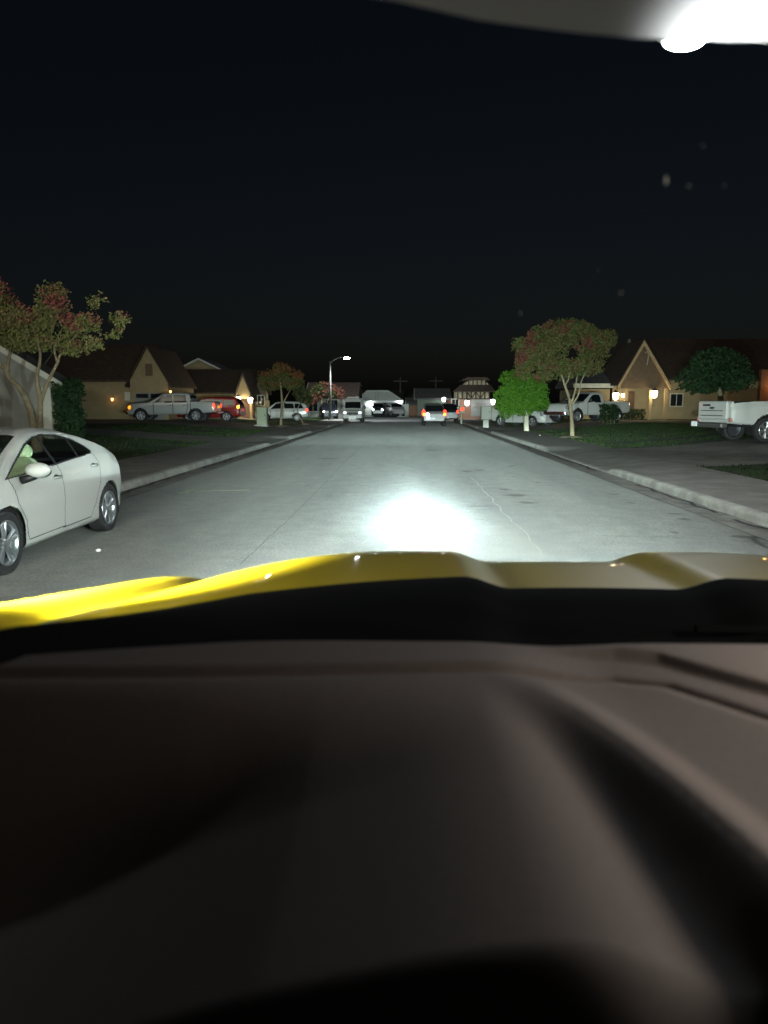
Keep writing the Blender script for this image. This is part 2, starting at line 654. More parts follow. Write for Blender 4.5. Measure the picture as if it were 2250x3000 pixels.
def wheel(parent, x, y, r, w, n_spoke=5, side=1, detail=True, rim_m=None):
    e = empty("wheel", (x, y, r), parent=parent)
    n = 40 if detail else 20
    t = MB()
    h = w / 2
    rr = r * 0.70
    t.lathe([(rr, -h * 0.85), (r * 0.86, -h), (r * 0.965, -h * 0.9), (r, -h * 0.62), (r, h * 0.62), (r * 0.965, h * 0.9),
             (r * 0.86, h), (rr, h * 0.85)], n, 'y', close=True)
    t.build("tyre", M_tyre, e, True)
    q = MB()
    s = side
    q.lathe([(rr * 1.01, s * h * 0.80), (rr * 1.0, s * h * 0.95), (rr * 0.93, s * h * 0.92), (rr * 0.9, s * h * 0.3), (rr * 0.9, -s * h * .5)], n, 'y')
    q.lathe([(0.001, s * h * 0.80), (rr * 0.16, s * h * 0.80), (rr * 0.24, s * h * 0.68), (rr * 0.24, s * h * 0.3)], 16, 'y')
    for k in range(n_spoke):
        a = 2 * math.pi * (k + 0.25) / n_spoke
        for off in (-0.13, 0.13):
            c0, c1 = a + off * 0.6, a + off * 1.25
            pts = []
            wd = 0.13 * rr
            for (rad, ang, yy, ww) in ((rr * 0.18, a + off, 0.72, wd * .8), (rr * 0.6, c0 + off * .5, 0.78, wd), (rr * 0.95, c1, 0.82, wd * 1.2)):
                ux, uz = math.cos(ang), math.sin(ang)
                pts.append((Vector((ux * rad, 0, uz * rad)), Vector((-uz, 0, ux)) * ww * .5, yy))
            vs = []
            for p, t_, yy in pts:
                for sg in (-1, 1):
                    v = p + t_ * sg
                    vs.append((v.x, s * h * yy, v.z))
                for sg in (-1, 1):
                    v = p + t_ * sg * 1.2
                    vs.append((v.x, s * h * (yy - 0.28), v.z))
            fs = []
            for i in range(2):
                b = 4 * i
                fs += [(b, b + 1, b + 5, b + 4), (b, b + 4, b + 6, b + 2), (b + 1, b + 3, b + 7, b + 5)]
            q.add(vs, fs)
    q.build("rim", rim_m or M_rim, e, True)
    d = MB()
    d.lathe([(0.001, s * h * 0.12), (rr * 0.9, s * h * 0.12)], 20, 'y', mi=0)
    d.build("brake_disc", mat("brake_disc", (0.10, 0.10, 0.105), 0.45, metal=0.7), e)
    return e


def vehicle(name, label, spec, loc, rz, paint, group=None, cat="car", step=0.04, near=False):
    root = empty(name, loc, rz, label, cat, group)
    S = spec
    xr, xf = S['x'][0], S['x'][1]
    nst = int((xf - xr) / step)
    xs = np.linspace(xr, xf, nst + 1)
    top = rounded(S['top'], 0.02, S.get('round', 6))
    zt = interp(top, xs)
    zs = interp(S['belt'], xs)
    zs = np.minimum(zs, zt - 0.02)
    zb = interp(S['bottom'], xs)
    w = interp(rounded(S['plan'], 0.02, 4), xs)
    zroof, wr = S['roof'], S['wr']
    m_lo, m_side, m_top = [max(3, int(v / step)) for v in (0.65, 0.5, 0.8)]
    cols, seg = [], []
    yy, zz = [], []
    for i in range(len(xs)):
        W = w[i]
        c_ = min(1.0, max(0.0, (zt[i] - zs[i] - 0.04) / (zroof - zs[i])))
        hgt = zs[i] - zb[i]
        cre = S.get('crease', 0.0)
        ctrl = [(W - 0.12, zb[i]), (W - 0.03, zb[i] + 0.05), (W - 0.012 - cre, zb[i] + 0.25 * hgt), (W, zb[i] + 0.58 * hgt), (W - 0.012, zs[i] - 0.10),
                (W - 0.055, zs[i] + 0.0),
                ((W - 0.075) * (1 - c_) + wr * c_, zt[i] - 0.012 - 0.055 * c_),
                (((W - 0.075) * (1 - c_) + wr * c_) * 0.80, zt[i] - 0.012), (0, zt[i])]
        cnt = [max(1, m_lo // 6), max(1, m_lo // 4), max(1, m_lo // 3), max(1, m_lo // 4), max(1, m_lo // 6), m_side, max(2, m_top // 4), max(2, 3 * m_top // 4)]
        Y, Z = [], []
        for k in range(8):
            for q in range(cnt[k]):
                t = q / cnt[k]
                Y.append(ctrl[k][0] * (1 - t) + ctrl[k + 1][0] * t)
                Z.append(ctrl[k][1] * (1 - t) + ctrl[k + 1][1] * t)
        Y.append(0.0)
        Z.append(zt[i])
        Y, Z = np.array(Y), np.array(Z)
        for _ in range(S.get('soft', int(0.10 / step * 2) + 1)):
            Y[1:-1] = 0.25 * Y[:-2] + 0.5 * Y[1:-1] + 0.25 * Y[2:]
            Z[1:-1] = 0.25 * Z[:-2] + 0.5 * Z[1:-1] + 0.25 * Z[2:]
        yy.append(Y)
        zz.append(Z)
    yy, zz = np.array(yy), np.array(zz)
    seg_id = sum([[k] * cnt[k] for k in range(8)], [])
    nt_ = yy.shape[1]
    side_end = sum(cnt[:6])
    X = np.repeat(xs[:, None], nt_, 1)
    cx = 0.25 * (X[:-1, :-1] + X[1:, :-1] + X[:-1, 1:] + X[1:, 1:])
    cy = 0.25 * (yy[:-1, :-1] + yy[1:, :-1] + yy[:-1, 1:] + yy[1:, 1:])
    cz = 0.25 * (zz[:-1, :-1] + zz[1:, :-1] + zz[:-1, 1:] + zz[1:, 1:])
    isside = np.zeros(cx.shape, bool)
    isside[:, :side_end + max(1, cnt[6] // 2)] = True
    part = np.full(cx.shape, 'body', dtype=object)
    # doors
    for i, poly in enumerate(S.get('doors', [])):
        part[isside & in_poly(cx, cz, poly)] = 'door%d' % i
    for line in S.get('seams', []):
        part[isside & (seg_dist(cx, cz, line) < max(0.006, step * 0.5)) & (part != 'x')] = 'seam'
    for poly in S.get('trim', []):
        part[isside & in_poly(cx, cz, poly)] = 'trim'
    for i, poly in enumerate(S.get('windows', [])):
        part[isside & in_poly(cx, cz, poly)] = 'win%d' % i
    istop = ~isside
    ym = cy / np.maximum(0.3, interp(list(zip(xs, yy[:, side_end])), cx))
    if 'screen' in S:
        a, b = S['screen']
        part[istop & (cx > a) & (cx < b) & (ym < 0.93)] = 'screen'
    if 'rear_screen' in S:
        a, b = S['rear_screen']
        part[istop & (cx > a) & (cx < b) & (ym < 0.9)] = 'rear'
    if 'bed' in S:
        a, b = S['bed']
        part[istop & (cx > a) & (cx < b) & (ym < 0.97)] = 'none'
    for (wx, ra) in S['arches']:
        dd = np.hypot(cx - wx, cz - S['wr_wheel'])
        part[isside & (cz < 0.62 * zroof) & (dd < ra)] = 'none'
        part[isside & (cz < 0.62 * zroof) & (dd >= ra) & (dd < ra + max(step, S.get('arch_trim', 0.0))) & (S.get('arch_trim', 0) > 0)] = 'trim'

    def faces_of(sel, sides, name, m, inset=0.0, extra=None, second=None):
        mb = MB()
        ii, jj = np.nonzero(sel)
        if len(ii) == 0:
            return None
        for sd in sides:
            idx = {}
            for i, j in zip(ii, jj):
                q = []
                for (a, b) in ((i, j), (i + 1, j), (i + 1, j + 1), (i, j + 1)):
                    key = (a, b)
                    if key not in idx:
                        idx[key] = len(mb.v)
                        y = max(0.0, yy[a, b] - (inset if b < side_end + cnt[6] else 0))
                        z = zz[a, b] - (inset if b >= side_end else 0)
                        mb.v.append((xs[a], sd * y, z))
                    q.append(idx[key])
                mb.f.append(tuple(q) if sd < 0 else tuple(reversed(q)))
                mb.m.append(1 if second is not None and second[i, j] else 0)
        if extra:
            extra(mb)
        return mb.build(name, m, root, True)

    def caps(mb):
        for i, flip in ((0, False), (len(xs) - 1, True)):
            ring = [(xs[i], yy[i, j], zz[i, j]) for j in range(nt_)] + [(xs[i], -yy[i, j], zz[i, j]) for j in range(nt_ - 2, -1, -1)]
            n = len(ring)
            mb.add(ring, [tuple(range(n)) if flip else tuple(reversed(range(n)))])
        n0, j0 = len(mb.v), 0
    sm = (part == 'seam') | (part == 'trim')
    faces_of((part == 'body') | sm, (1, -1), "body", [paint, M_blackp], extra=caps, second=sm)
    gl = M_wglass if near else M_wglass_far
    doors = {}
    for i in range(len(S.get('doors', []))):
        for sd in (1, -1):
            d = faces_of(part == 'door%d' % i, (sd,), "door", paint)
            doors[(i, sd)] = d
            hx, hz = S['handles'][i]
            hb = MB()
            yh = float(np.interp(hz, zz[np.argmin(abs(xs - hx)), :side_end], yy[np.argmin(abs(xs - hx)), :side_end]))
            hb.box(hx - 0.10, hx + 0.10, min(sd * (yh - 0.005), sd * (yh + 0.035)), max(sd * (yh - 0.005), sd * (yh + 0.035)), hz - 0.016, hz + 0.018, bev=0.014)
            if near:
                hb.ball((hx, sd * (yh - 0.012), hz), (0.085, 0.015, 0.035), 8, 1)
            if d:
                hb.build("handle", [S.get('handle_m', paint), M_blackp], d, True)
    for i in range(len(S.get('windows', []))):
        for sd in (1, -1):
            faces_of(part == 'win%d' % i, (sd,), "window", gl, 0.010)
    faces_of(part == 'screen', (1, -1), "windscreen", gl, 0.006)
    faces_of(part == 'rear', (1, -1), "rear_window", gl, 0.006)
    # dark floor pan and wheel wells
    u = MB()
    fz = float(np.min(zb)) + 0.04
    xa, xb = xr + 0.42, xf - 0.42
    wm = float(np.max(w))
    cuts = [xa] + sum([[wx - ra - 0.02, wx + ra + 0.02] for wx, ra in sorted(S['arches'])], []) + [xb]
    for i in range(0, len(cuts), 2):
        if cuts[i + 1] > cuts[i]:
            u.box(cuts[i], cuts[i + 1], -wm + 0.10, wm - 0.10, fz, fz + 0.10)
    for wx, ra in S['arches']:
        u.box(wx - ra - 0.02, wx + ra + 0.02, -wm + 0.34, wm - 0.34, fz, S['wr_wheel'] + ra + 0.05)
        for sd in (1, -1):
            n = 14
            pr = []
            for k in range(n + 1):
                t = math.pi * (-0.10 + 1.20 * k / n)
                pr.append((wx + (ra + 0.012) * math.cos(t), S['wr_wheel'] + (ra + 0.012) * math.sin(t)))
            vs = [(a, sd * (wm - 0.05), b) for a, b in pr] + [(a, sd * (wm - 0.36), b) for a, b in pr]
            u.add(vs, [(k, k + 1, n + 2 + k, n + 1 + k) for k in range(n)])
    u.build("underbody", M_well, root)
    if not near:
        pass
    for (wx, ra) in S['arches']:
        for sd in (1, -1):
            wheel(root, wx, sd * (wm - S['wheel_w'] / 2 - 0.025), S['wr_wheel'], S['wheel_w'], S.get('spokes', 5), sd, near)
    if 'bed' in S:
        a, b = S['bed']
        bd = MB()
        bd.box(a + 0.02, b - 0.02, -wm + 0.12, wm - 0.12, S['bed_z'], S['bed_z'] + 0.03)
        zt_bed = float(interp(top, (a + b) / 2)) - 0.02
        for sd in (1, -1):
            bd.box(a + 0.02, b - 0.02, min(sd * (wm - .14), sd * (wm - .11)), max(sd * (wm - .14), sd * (wm - .11)), S['bed_z'] + .03, zt_bed)
        bd.build("cargo_bed", M_blackp, root)
    root["wm"] = wm
    return root, dict(xs=xs, yy=yy, zz=zz, side_end=side_end, wm=wm, zt=zt)


def lamp_patch(root, name, x, y, z, sx, sy, sz, m):
    b = MB()
    b.ball((x, y, z), (sx, sy, sz), 8)
    return b.build(name, m, root, True)


M_white = mat("white_car_paint", (0.49, 0.50, 0.475), 0.35, coat=0.6, spec=0.4)
M_silver = mat("silver_car_paint", (0.42, 0.43, 0.42), 0.32, metal=0.35, coat=0.5)
M_red = mat("red_car_paint", (0.22, 0.012, 0.012), 0.3, coat=0.6)
M_darkcar = mat("dark_blue_car_paint", (0.012, 0.016, 0.024), 0.25, coat=0.6)
M_headglass = mat("headlamp_glass", (0.55, 0.57, 0.58), 0.12, metal=0.6)
E_head = emit("lit_headlamp", (0.85, 0.95, 1.0), 7.0)
E_glint = emit("pale_glint_glow", (0.85, 0.93, 1.0), 1.6)
E_tail = emit("tail_lamp_and_reflector_glow", (1.0, 0.04, 0.02), 5.0)
E_taily = emit("lit_tail_lamp_core", (1.0, 0.40, 0.04), 6.0)
E_amber = emit("lit_amber_lamp", (1.0, 0.26, 0.01), 2.2)
M_tail = mat("tail_lamp_glass", (0.35, 0.01, 0.01), 0.2, coat=0.5)

SEDAN = dict(
    x=(-2.36, 2.27), roof=1.46, wr=0.58, wr_wheel=0.33, wheel_w=0.215, spokes=5, round=10, crease=0.018,
    top=[(-2.36, 0.66), (-2.33, 0.83), (-2.24, 0.945), (-1.9, 1.035), (-1.6, 1.13), (-1.3, 1.24), (-0.94, 1.35), (-0.5, 1.435), (-0.05, 1.463),
         (0.25, 1.447), (0.52, 1.40), (0.9, 1.25), (1.35, 1.03), (1.55, 0.96), (1.9, 0.87), (2.15, 0.75), (2.27, 0.62)],
    belt=[(-2.36, 0.60), (-2.25, 0.80), (-1.9, 0.97), (-1.5, 1.05), (-0.9, 1.075), (-0.4, 1.045), (0.1, 1.005), (1.2, 0.93), (1.6, 0.88), (2.0, 0.78), (2.27, 0.58)],
    bottom=[(-2.36, 0.36), (-2.2, 0.27), (-1.7, 0.22), (-1, 0.19), (1, 0.18), (1.8, 0.20), (2.27, 0.27)],
    plan=[(-2.36, 0.58), (-2.30, 0.70), (-2.18, 0.79), (-1.9, 0.865), (-1.4, 0.895), (0, 0.895), (1.2, 0.895), (1.7, 0.87), (2.05, 0.78), (2.2, 0.66), (2.27, 0.5)],
    arches=[(1.35, 0.375), (-1.35, 0.375)],
    screen=(0.50, 1.40), rear_screen=(-1.72, -1.0),
    trim=[[(1.26, 0.955), (0.95, 1.10), (0.50, 1.288), (0.25, 1.352), (0.0, 1.376), (-0.35, 1.357), (-0.65, 1.297), (-0.85, 1.213), (-0.97, 1.125),
           (-0.92, 1.092)]],
    windows=[[(1.19, 0.972), (0.93, 1.088), (0.49, 1.268), (0.25, 1.332), (0.17, 1.345), (0.12, 1.04)],
             [(0.06, 1.045), (0.11, 1.35), (0.0, 1.355), (-0.33, 1.336), (-0.52, 1.304), (-0.50, 1.08)],
             [(-0.545, 1.083), (-0.57, 1.293), (-0.64, 1.275), (-0.83, 1.195), (-0.93, 1.128), (-0.89, 1.108)]],
    doors=[[(1.18, 0.955), (1.12, 0.70), (0.955, 0.50), (0.90, 0.30), (0.03, 0.29), (0.06, 0.7), (0.09, 1.03)],
           [(0.075, 1.035), (0.05, 0.7), (0.02, 0.29), (-0.72, 0.30), (-0.88, 0.46), (-1.02, 0.75), (-1.02, 0.95), (-0.94, 1.09)]],
    seams=[[(0.082, 1.03), (0.055, 0.7), (0.025, 0.29)], [(-0.73, 0.30), (-0.89, 0.46), (-1.03, 0.75), (-1.03, 0.95), (-0.95, 1.09)],
           [(1.19, 0.955), (1.13, 0.70), (0.965, 0.50), (0.91, 0.30)], [(0.90, 0.295), (-0.73, 0.295)]],
    handles=[(0.21, 0.89), (-0.84, 0.945)])
for key_ in ('top', 'belt', 'bottom', 'plan'):
    SEDAN[key_] = [((x_ if x_ > -1.45 else -1.45 + (x_ + 1.45) * 0.80), v_) for x_, v_ in SEDAN[key_]]
SEDAN['x'] = (SEDAN['top'][0][0], 2.27)
SEDAN['handle_m'] = mat("satin_handle", (0.65, 0.66, 0.64), 0.25, metal=0.5)

sed, si = vehicle("white_sedan", "white four door sedan with silver alloy wheels parked at the near left kerb", SEDAN,
                  (-4.86, 8.89, 0.0), R(-90), M_white, cat="car", step=0.0125, near=True)
# mirrors, seats, cabin, lamps of the sedan
for sd in (1, -1):
    mr = MB()
    vs = []
    mr.ball((0.95, sd * 1.02, 1.035), (0.085, 0.135, 0.082), 12)
    mo = mr.build("mirror", M_white, sed, True)
    st = MB()
    st.tube([(0.99, sd * 0.86, 0.93), (0.98, sd * 0.93, 0.95), (0.95, sd * 0.99, 0.985)], [0.045, 0.04, 0.05], 10)
    st.ball((0.915, sd * 1.02, 1.02), (0.07, 0.128, 0.072), 10)
    st.build("mirror_base", M_blackp, mo, True)
M_seat = mat("pale_seat_cover", (0.40, 0.52, 0.32), 0.9, var=0.15, scale=6)
for sy in (0.36, -0.36):
    s = MB()
    sx = 0.20
    s.box(sx - 0.10, sx + 0.42, sy - 0.25, sy + 0.25, 0.36, 0.54, bev=0.06)
    s.prism([(sx - 0.20, 0.46), (sx + 0.02, 0.46), (sx - 0.10, 0.98), (sx - 0.16, 1.03), (sx - 0.26, 1.0)], sy - 0.25, sy + 0.25, 'y')
    s.ball((sx - 0.17, sy, 1.0), (0.09, 0.235, 0.13), 10)
    s.ball((sx - 0.19, sy, 1.17), (0.07, 0.16, 0.115), 10)
    s.build("seat", M_seat, sed, True)
inn = MB()
inn.box(-1.5, 1.1, -0.72, 0.72, 0.30, 0.36)
inn.box(-0.80, -0.62, -0.62, 0.62, 0.36, 0.98, bev=0.06)
inn.prism([(0.98, 0.55), (1.45, 0.55), (1.45, 0.90), (1.2, 0.93), (1.04, 0.90)], -0.72, 0.72, 'y')
inn.box(-1.45, -0.8, -0.62, 0.62, 0.95, 1.0)
inn.build("cabin_lining", mat("cabin_lining", (0.03, 0.033, 0.033), 0.9), sed)
sw = MB()
ring = [(0.88 + 0.05 * math.sin(t), 0.36 + 0.18 * math.cos(t), 0.90 + 0.17 * math.sin(t)) for t in [2 * math.pi * k / 20 for k in range(21)]]
sw.tube(ring, 0.016, 8)
sw.build("steering_wheel", M_blackp, sed, True)
for sd in (1, -1):
    lamp_patch(sed, "headlight", 2.02, sd * 0.66, 0.70, 0.20, 0.14, 0.075, M_headglass)
    lamp_patch(sed, "tail_light", -2.135, sd * 0.46, 0.80, 0.025, 0.12, 0.06, M_tail)

PICKUP = dict(
    x=(-3.1, 2.75), roof=1.92, wr=0.72, wr_wheel=0.40, wheel_w=0.27, spokes=6, round=3, soft=2,
    top=[(-3.1, 1.20), (-3.07, 1.34), (-1.56, 1.34), (-1.50, 1.36), (-1.44, 1.80), (-1.3, 1.90), (-0.6, 1.93), (0.25, 1.90), (0.45, 1.84), (1.22, 1.33), (1.4, 1.28),
         (2.55, 1.18), (2.7, 1.05), (2.75, 0.85)],
    belt=[(-3.1, 1.15), (-1.5, 1.28), (-1.0, 1.26), (1.2, 1.22), (2.5, 1.06), (2.75, 0.8)],
    bottom=[(-3.1, 0.62), (-2.6, 0.56), (-1.0, 0.48), (1.0, 0.46), (2.75, 0.46)],
    plan=[(-3.1, 0.93), (-3.0, 0.98), (0, 1.0), (1.9, 1.0), (2.4, 0.95), (2.75, 0.80)],
    arches=[(1.84, 0.50), (-1.84, 0.50)], screen=(0.5, 1.2), rear_screen=(-1.50, -1.42), bed=(-3.02, -1.56), bed_z=0.8,
    windows=[[(0.95, 1.26), (0.42, 1.68), (-0.28, 1.74), (-0.30, 1.27)], [(-0.38, 1.27), (-0.36, 1.74), (-1.15, 1.73), (-1.25, 1.28)]],
    doors=[[(0.98, 1.24), (0.95, 0.55), (-0.32, 0.55), (-0.34, 1.25)], [(-0.36, 1.25), (-0.34, 0.55), (-1.2, 0.55), (-1.3, 0.9), (-1.32, 1.25)]],
    seams=[[(0.99, 1.24), (0.96, 0.54)], [(-0.34, 1.25), (-0.33, 0.54)], [(-1.33, 1.25), (-1.31, 0.9), (-1.21, 0.54)], [(-1.50, 1.36), (-1.48, 0.5)]],
    handles=[(-0.16, 1.08), (-1.1, 1.09)])
PICKUP['handle_m'] = M_blackp
REGCAB = dict(PICKUP)
REGCAB.update(
    top=[(-3.1, 1.20), (-3.07, 1.34), (-0.66, 1.34), (-0.60, 1.36), (-0.54, 1.82), (-0.45, 1.90), (0.0, 1.93), (0.25, 1.91), (0.45, 1.84), (1.22, 1.33), (1.4, 1.28),
         (2.55, 1.18), (2.7, 1.05), (2.75, 0.85)],
    windows=[[(0.95, 1.26), (0.42, 1.70), (-0.28, 1.74), (-0.32, 1.27)]],
    doors=[[(0.98, 1.24), (0.95, 0.55), (-0.42, 0.55), (-0.44, 1.25)]],
    seams=[[(0.99, 1.24), (0.96, 0.54)], [(-0.44, 1.25), (-0.43, 0.54)], [(-0.60, 1.36), (-0.58, 0.5)]],
    handles=[(-0.28, 1.08)], bed=(-3.02, -0.66), rear_screen=(-0.6, -0.54))
SUV = dict(
    x=(-2.35, 2.3), roof=1.74, wr=0.68, wr_wheel=0.36, wheel_w=0.235, spokes=5, round=4, soft=2,
    top=[(-2.35, 0.95), (-2.30, 1.18), (-2.02, 1.66), (-1.85, 1.72), (-0.6, 1.77), (0.3, 1.72), (0.5, 1.66), (1.15, 1.18), (1.3, 1.12), (2.05, 1.02), (2.25, 0.88), (2.3, 0.7)],
    belt=[(-2.35, 0.9), (-2.2, 1.1), (-1, 1.08), (1.1, 1.05), (2.0, 0.92), (2.3, 0.66)],
    bottom=[(-2.35, 0.42), (-2, 0.34), (-1, 0.28), (1, 0.28), (2.3, 0.32)],
    plan=[(-2.35, 0.82), (-2.2, 0.90), (-1.5, 0.93), (1.4, 0.93), (2.0, 0.86), (2.3, 0.66)],
    arches=[(1.36, 0.43), (-1.36, 0.43)], screen=(0.55, 1.12), rear_screen=(-2.28, -2.06),
    windows=[[(0.92, 1.09), (0.48, 1.55), (-0.18, 1.60), (-0.2, 1.11)], [(-0.28, 1.11), (-0.26, 1.60), (-1.05, 1.59), (-1.1, 1.12)], [(-1.18, 1.12), (-1.14, 1.58), (-1.72, 1.55), (-1.95, 1.16)]],
    doors=[[(0.95, 1.06), (0.9, 0.40), (-0.22, 0.40), (-0.24, 1.08)], [(-0.26, 1.08), (-0.24, 0.40), (-0.85, 0.42), (-1.05, 0.8), (-1.12, 1.08)]],
    seams=[[(0.96, 1.06), (0.91, 0.4)], [(-0.24, 1.08), (-0.23, 0.4)], [(-1.13, 1.08), (-1.06, 0.8), (-0.86, 0.4)]],
    handles=[(-0.06, 0.96), (-0.95, 0.98)])
SUV['handle_m'] = M_blackp
VAN = dict(
    x=(-2.8, 2.6), roof=2.25, wr=0.76, wr_wheel=0.36, wheel_w=0.24, spokes=5, round=3, soft=2,
    top=[(-2.8, 2.0), (-2.7, 2.24), (-2.4, 2.30), (1.2, 2.30), (1.45, 2.24), (1.62, 2.0), (1.95, 1.42), (2.1, 1.22), (2.5, 1.08), (2.6, 0.8)],
    belt=[(-2.8, 1.2), (-2, 1.22), (1.8, 1.15), (2.4, 0.98), (2.6, 0.75)],
    bottom=[(-2.8, 0.42), (0, 0.36), (2.6, 0.38)],
    plan=[(-2.8, 0.86), (-2.6, 0.93), (1.8, 0.93), (2.4, 0.90), (2.6, 0.84)],
    arches=[(1.7, 0.43), (-1.55, 0.43)], screen=(1.64, 1.98),
    windows=[[(1.72, 1.2), (1.48, 1.72), (0.9, 1.76), (0.88, 1.2)]],
    doors=[[(1.74, 1.15), (1.25, 0.8), (1.2, 0.45), (0.85, 0.45), (0.84, 1.17)]], seams=[[(0.84, 1.17), (0.85, 0.45)]],
    handles=[(0.98, 1.02)])
VAN['handle_m'] = M_blackp

G_L = "vehicles parked in the driveways"
# silver crew cab pickup, left driveway, nose to the left
p = at(505, 1200, 52)
pk, pi_ = vehicle("silver_pickup", "silver crew cab pickup with glowing amber front lamp in the left driveway", PICKUP,
                  (p.x, 52, terr(p.x, 52) + 0.02), R(180), M_silver, G_L, "pickup", 0.045)
for sd in (1, -1):
    lamp_patch(pk, "headlight", 2.62, sd * 0.80, 0.93, 0.12, 0.15, 0.13, E_amber if sd > 0 else M_headglass)
    lamp_patch(pk, "tail_light", -3.06, sd * 0.94, 1.05, 0.07, 0.08, 0.17, E_tail)
bm_ = MB().box(-3.28, -3.06, -0.92, 0.92, 0.52, 0.70, bev=0.04)
bm_.build("bumper", M_chrome, pk)
bm_ = MB().box(2.70, 2.92, -0.92, 0.92, 0.48, 0.68, bev=0.04)
bm_.build("bumper", M_chrome, pk)
# red car beyond it
p = at(618, 1200, 56)
rc, _ = vehicle("red_car", "dark red car with lit tail lamp behind the silver pickup", SUV, (p.x, 56, terr(p.x, 56)), R(178), M_red, G_L, "car", 0.05)
for sd in (1, -1):
    lamp_patch(rc, "tail_light", -2.20, sd * 0.80, 1.02, 0.10, 0.13, 0.14, E_taily)
# white wagon behind the small orange tree
p = at(836, 1200, 70)
wg, _ = vehicle("white_wagon", "white wagon with one red tail lamp behind the orange street tree", SUV, (p.x, 68, terr(p.x, 68) - 0.05), R(185), M_white, G_L, "car", 0.05)
for sd in (1, -1):
    lamp_patch(wg, "tail_light", -2.22, sd * 0.82, 1.0, 0.10, 0.12, 0.14, E_tail)
# white van facing us
p = at(1031, 1239, 72)
vn, _ = vehicle("white_van", "tall white van with glinting front lamps facing down the street", VAN, (p.x + 0.05, 72 + 2.6, 0.0), R(-90), M_white,
                "vehicles standing on the street", "van", 0.05)
for sd in (1, -1):
    lamp_patch(vn, "headlight", 2.55, sd * 0.70, 0.93, 0.07, 0.17, 0.14, E_glint)  # glow stands in for the truck's headlight thrown back by the lamp glass
MB().box(2.73, 2.76, -0.34, 0.34, 0.32, 0.62, bev=0.01).build("number_plate", mat("bright_plate", (0.9, 0.9, 0.9), 0.5), vn)
MB().box(2.585, 2.60, -0.52, 0.52, 0.72, 0.98, bev=0.005).build("grille", M_blackp, vn)
MB().box(2.50, 2.72, -0.90, 0.90, 0.30, 0.42, bev=0.03).build("bumper", M_blackp, vn)
MB().box(0.9, 1.3, -0.55, 0.55, 2.295, 2.42, bev=0.05).build("roof_box", mat("roof_box_white", (0.75, 0.72, 0.7), 0.5), vn)
for sd in (1, -1):
    MB().box(1.62, 1.76, min(sd * .98, sd * 1.2), max(sd * .98, sd * 1.2), 1.28, 1.62, bev=0.04).build("mirror", M_blackp, vn)
# dark car with its lamps on beside the post
p = at(985, 1225, 82)
dc, _ = vehicle("dark_car", "dark blue car with two lit headlamps between lamp post and van", SUV, (p.x - 1.0, 84, 0.14), R(-80), M_darkcar,
                "vehicles standing on the street", "car", 0.05)
for sd, m_ in ((1, E_head), (-1, emit("lit_headlamp_warm", (1, 0.9, 0.6), 4.0))):
    lamp_patch(dc, "headlight", 2.2, sd * 0.66, 0.80, 0.1, 0.14, 0.12, m_)
# silver SUV driving away, right of centre
p = at(1272, 1246, 60)
sv, _ = vehicle("silver_suv", "silver hatchback seen from behind with red tail lamps on the road", SUV, (p.x, 60 + 2.35, 0.02), R(90), mat("dull_silver_paint", (0.13, 0.13, 0.125), 0.4, metal=0.3, coat=0.4),
                "vehicles standing on the street", "car", 0.05)
for sd in (1, -1):
    lamp_patch(sv, "tail_light", -2.30, sd * 0.82, 1.02, 0.07, 0.14, 0.26, E_tail)
    lamp_patch(sv, "brake_light", -2.37, sd * 0.80, 0.92, 0.03, 0.08, 0.10, E_taily)
MB().box(-2.40, -2.36, -0.10, 0.34, 0.52, 0.68, bev=0.01).build("number_plate", M_plate, sv)
lamp_patch(sv, "glare_patch", -2.37, 0.52, 0.88, 0.04, 0.14, 0.16, E_head)  # glowing patch painted in for headlight glare on the tail
lamp_patch(sv, "lower_glare_patch", -2.37, 0.42, 0.62, 0.04, 0.20, 0.10, E_glint)  # second glow in place of glare, low on the tail
# dark parked car at the right kerb
p = at(1322, 1230, 72)
dk, _ = vehicle("dark_hatchback", "dark parked hatchback at the right kerb beyond the silver one", SUV, (4.15, 75, 0.0), R(90), M_darkcar,
                "vehicles standing on the street", "car", 0.05)
for sd in (1, -1):
    lamp_patch(dk, "tail_light", -2.28, sd * 0.80, 1.0, 0.07, 0.13, 0.18, E_tail if sd < 0 else M_tail)
# cars in front of the far garage
p = at(1107, 1205, 106)
fc, _ = vehicle("dark_sedan", "dark car with two headlamps in front of the white garage", SUV, (p.x, 107.5, 0.15), R(-90), M_darkcar,
                "vehicles at the far house", "car", 0.06)
for sd in (1, -1):
    lamp_patch(fc, "headlight", 2.2, sd * 0.60, 0.80, 0.1, 0.16, 0.15, E_head)
p = at(1157, 1203, 104)
gc, _ = vehicle("grey_car", "grey car parked sideways in front of the dark garage door", SUV, (p.x, 105, 0.14), R(-75), M_silver,
                "vehicles at the far house", "car", 0.06)
# right: white SUV behind the clipped green tree
p = at(1542, 1200, 51)
ws, _ = vehicle("white_suv", "white suv half hidden behind the clipped green tree", SUV, (p.x + 0.2, 53, terr(p.x, 53) + 0.05), R(-48), M_white, G_L, "car", 0.045)
for sd in (1, -1):
    lamp_patch(ws, "headlight", 2.08, sd * 0.80, 0.92, 0.16, 0.12, 0.20, E_amber if sd > 0 else M_headglass)
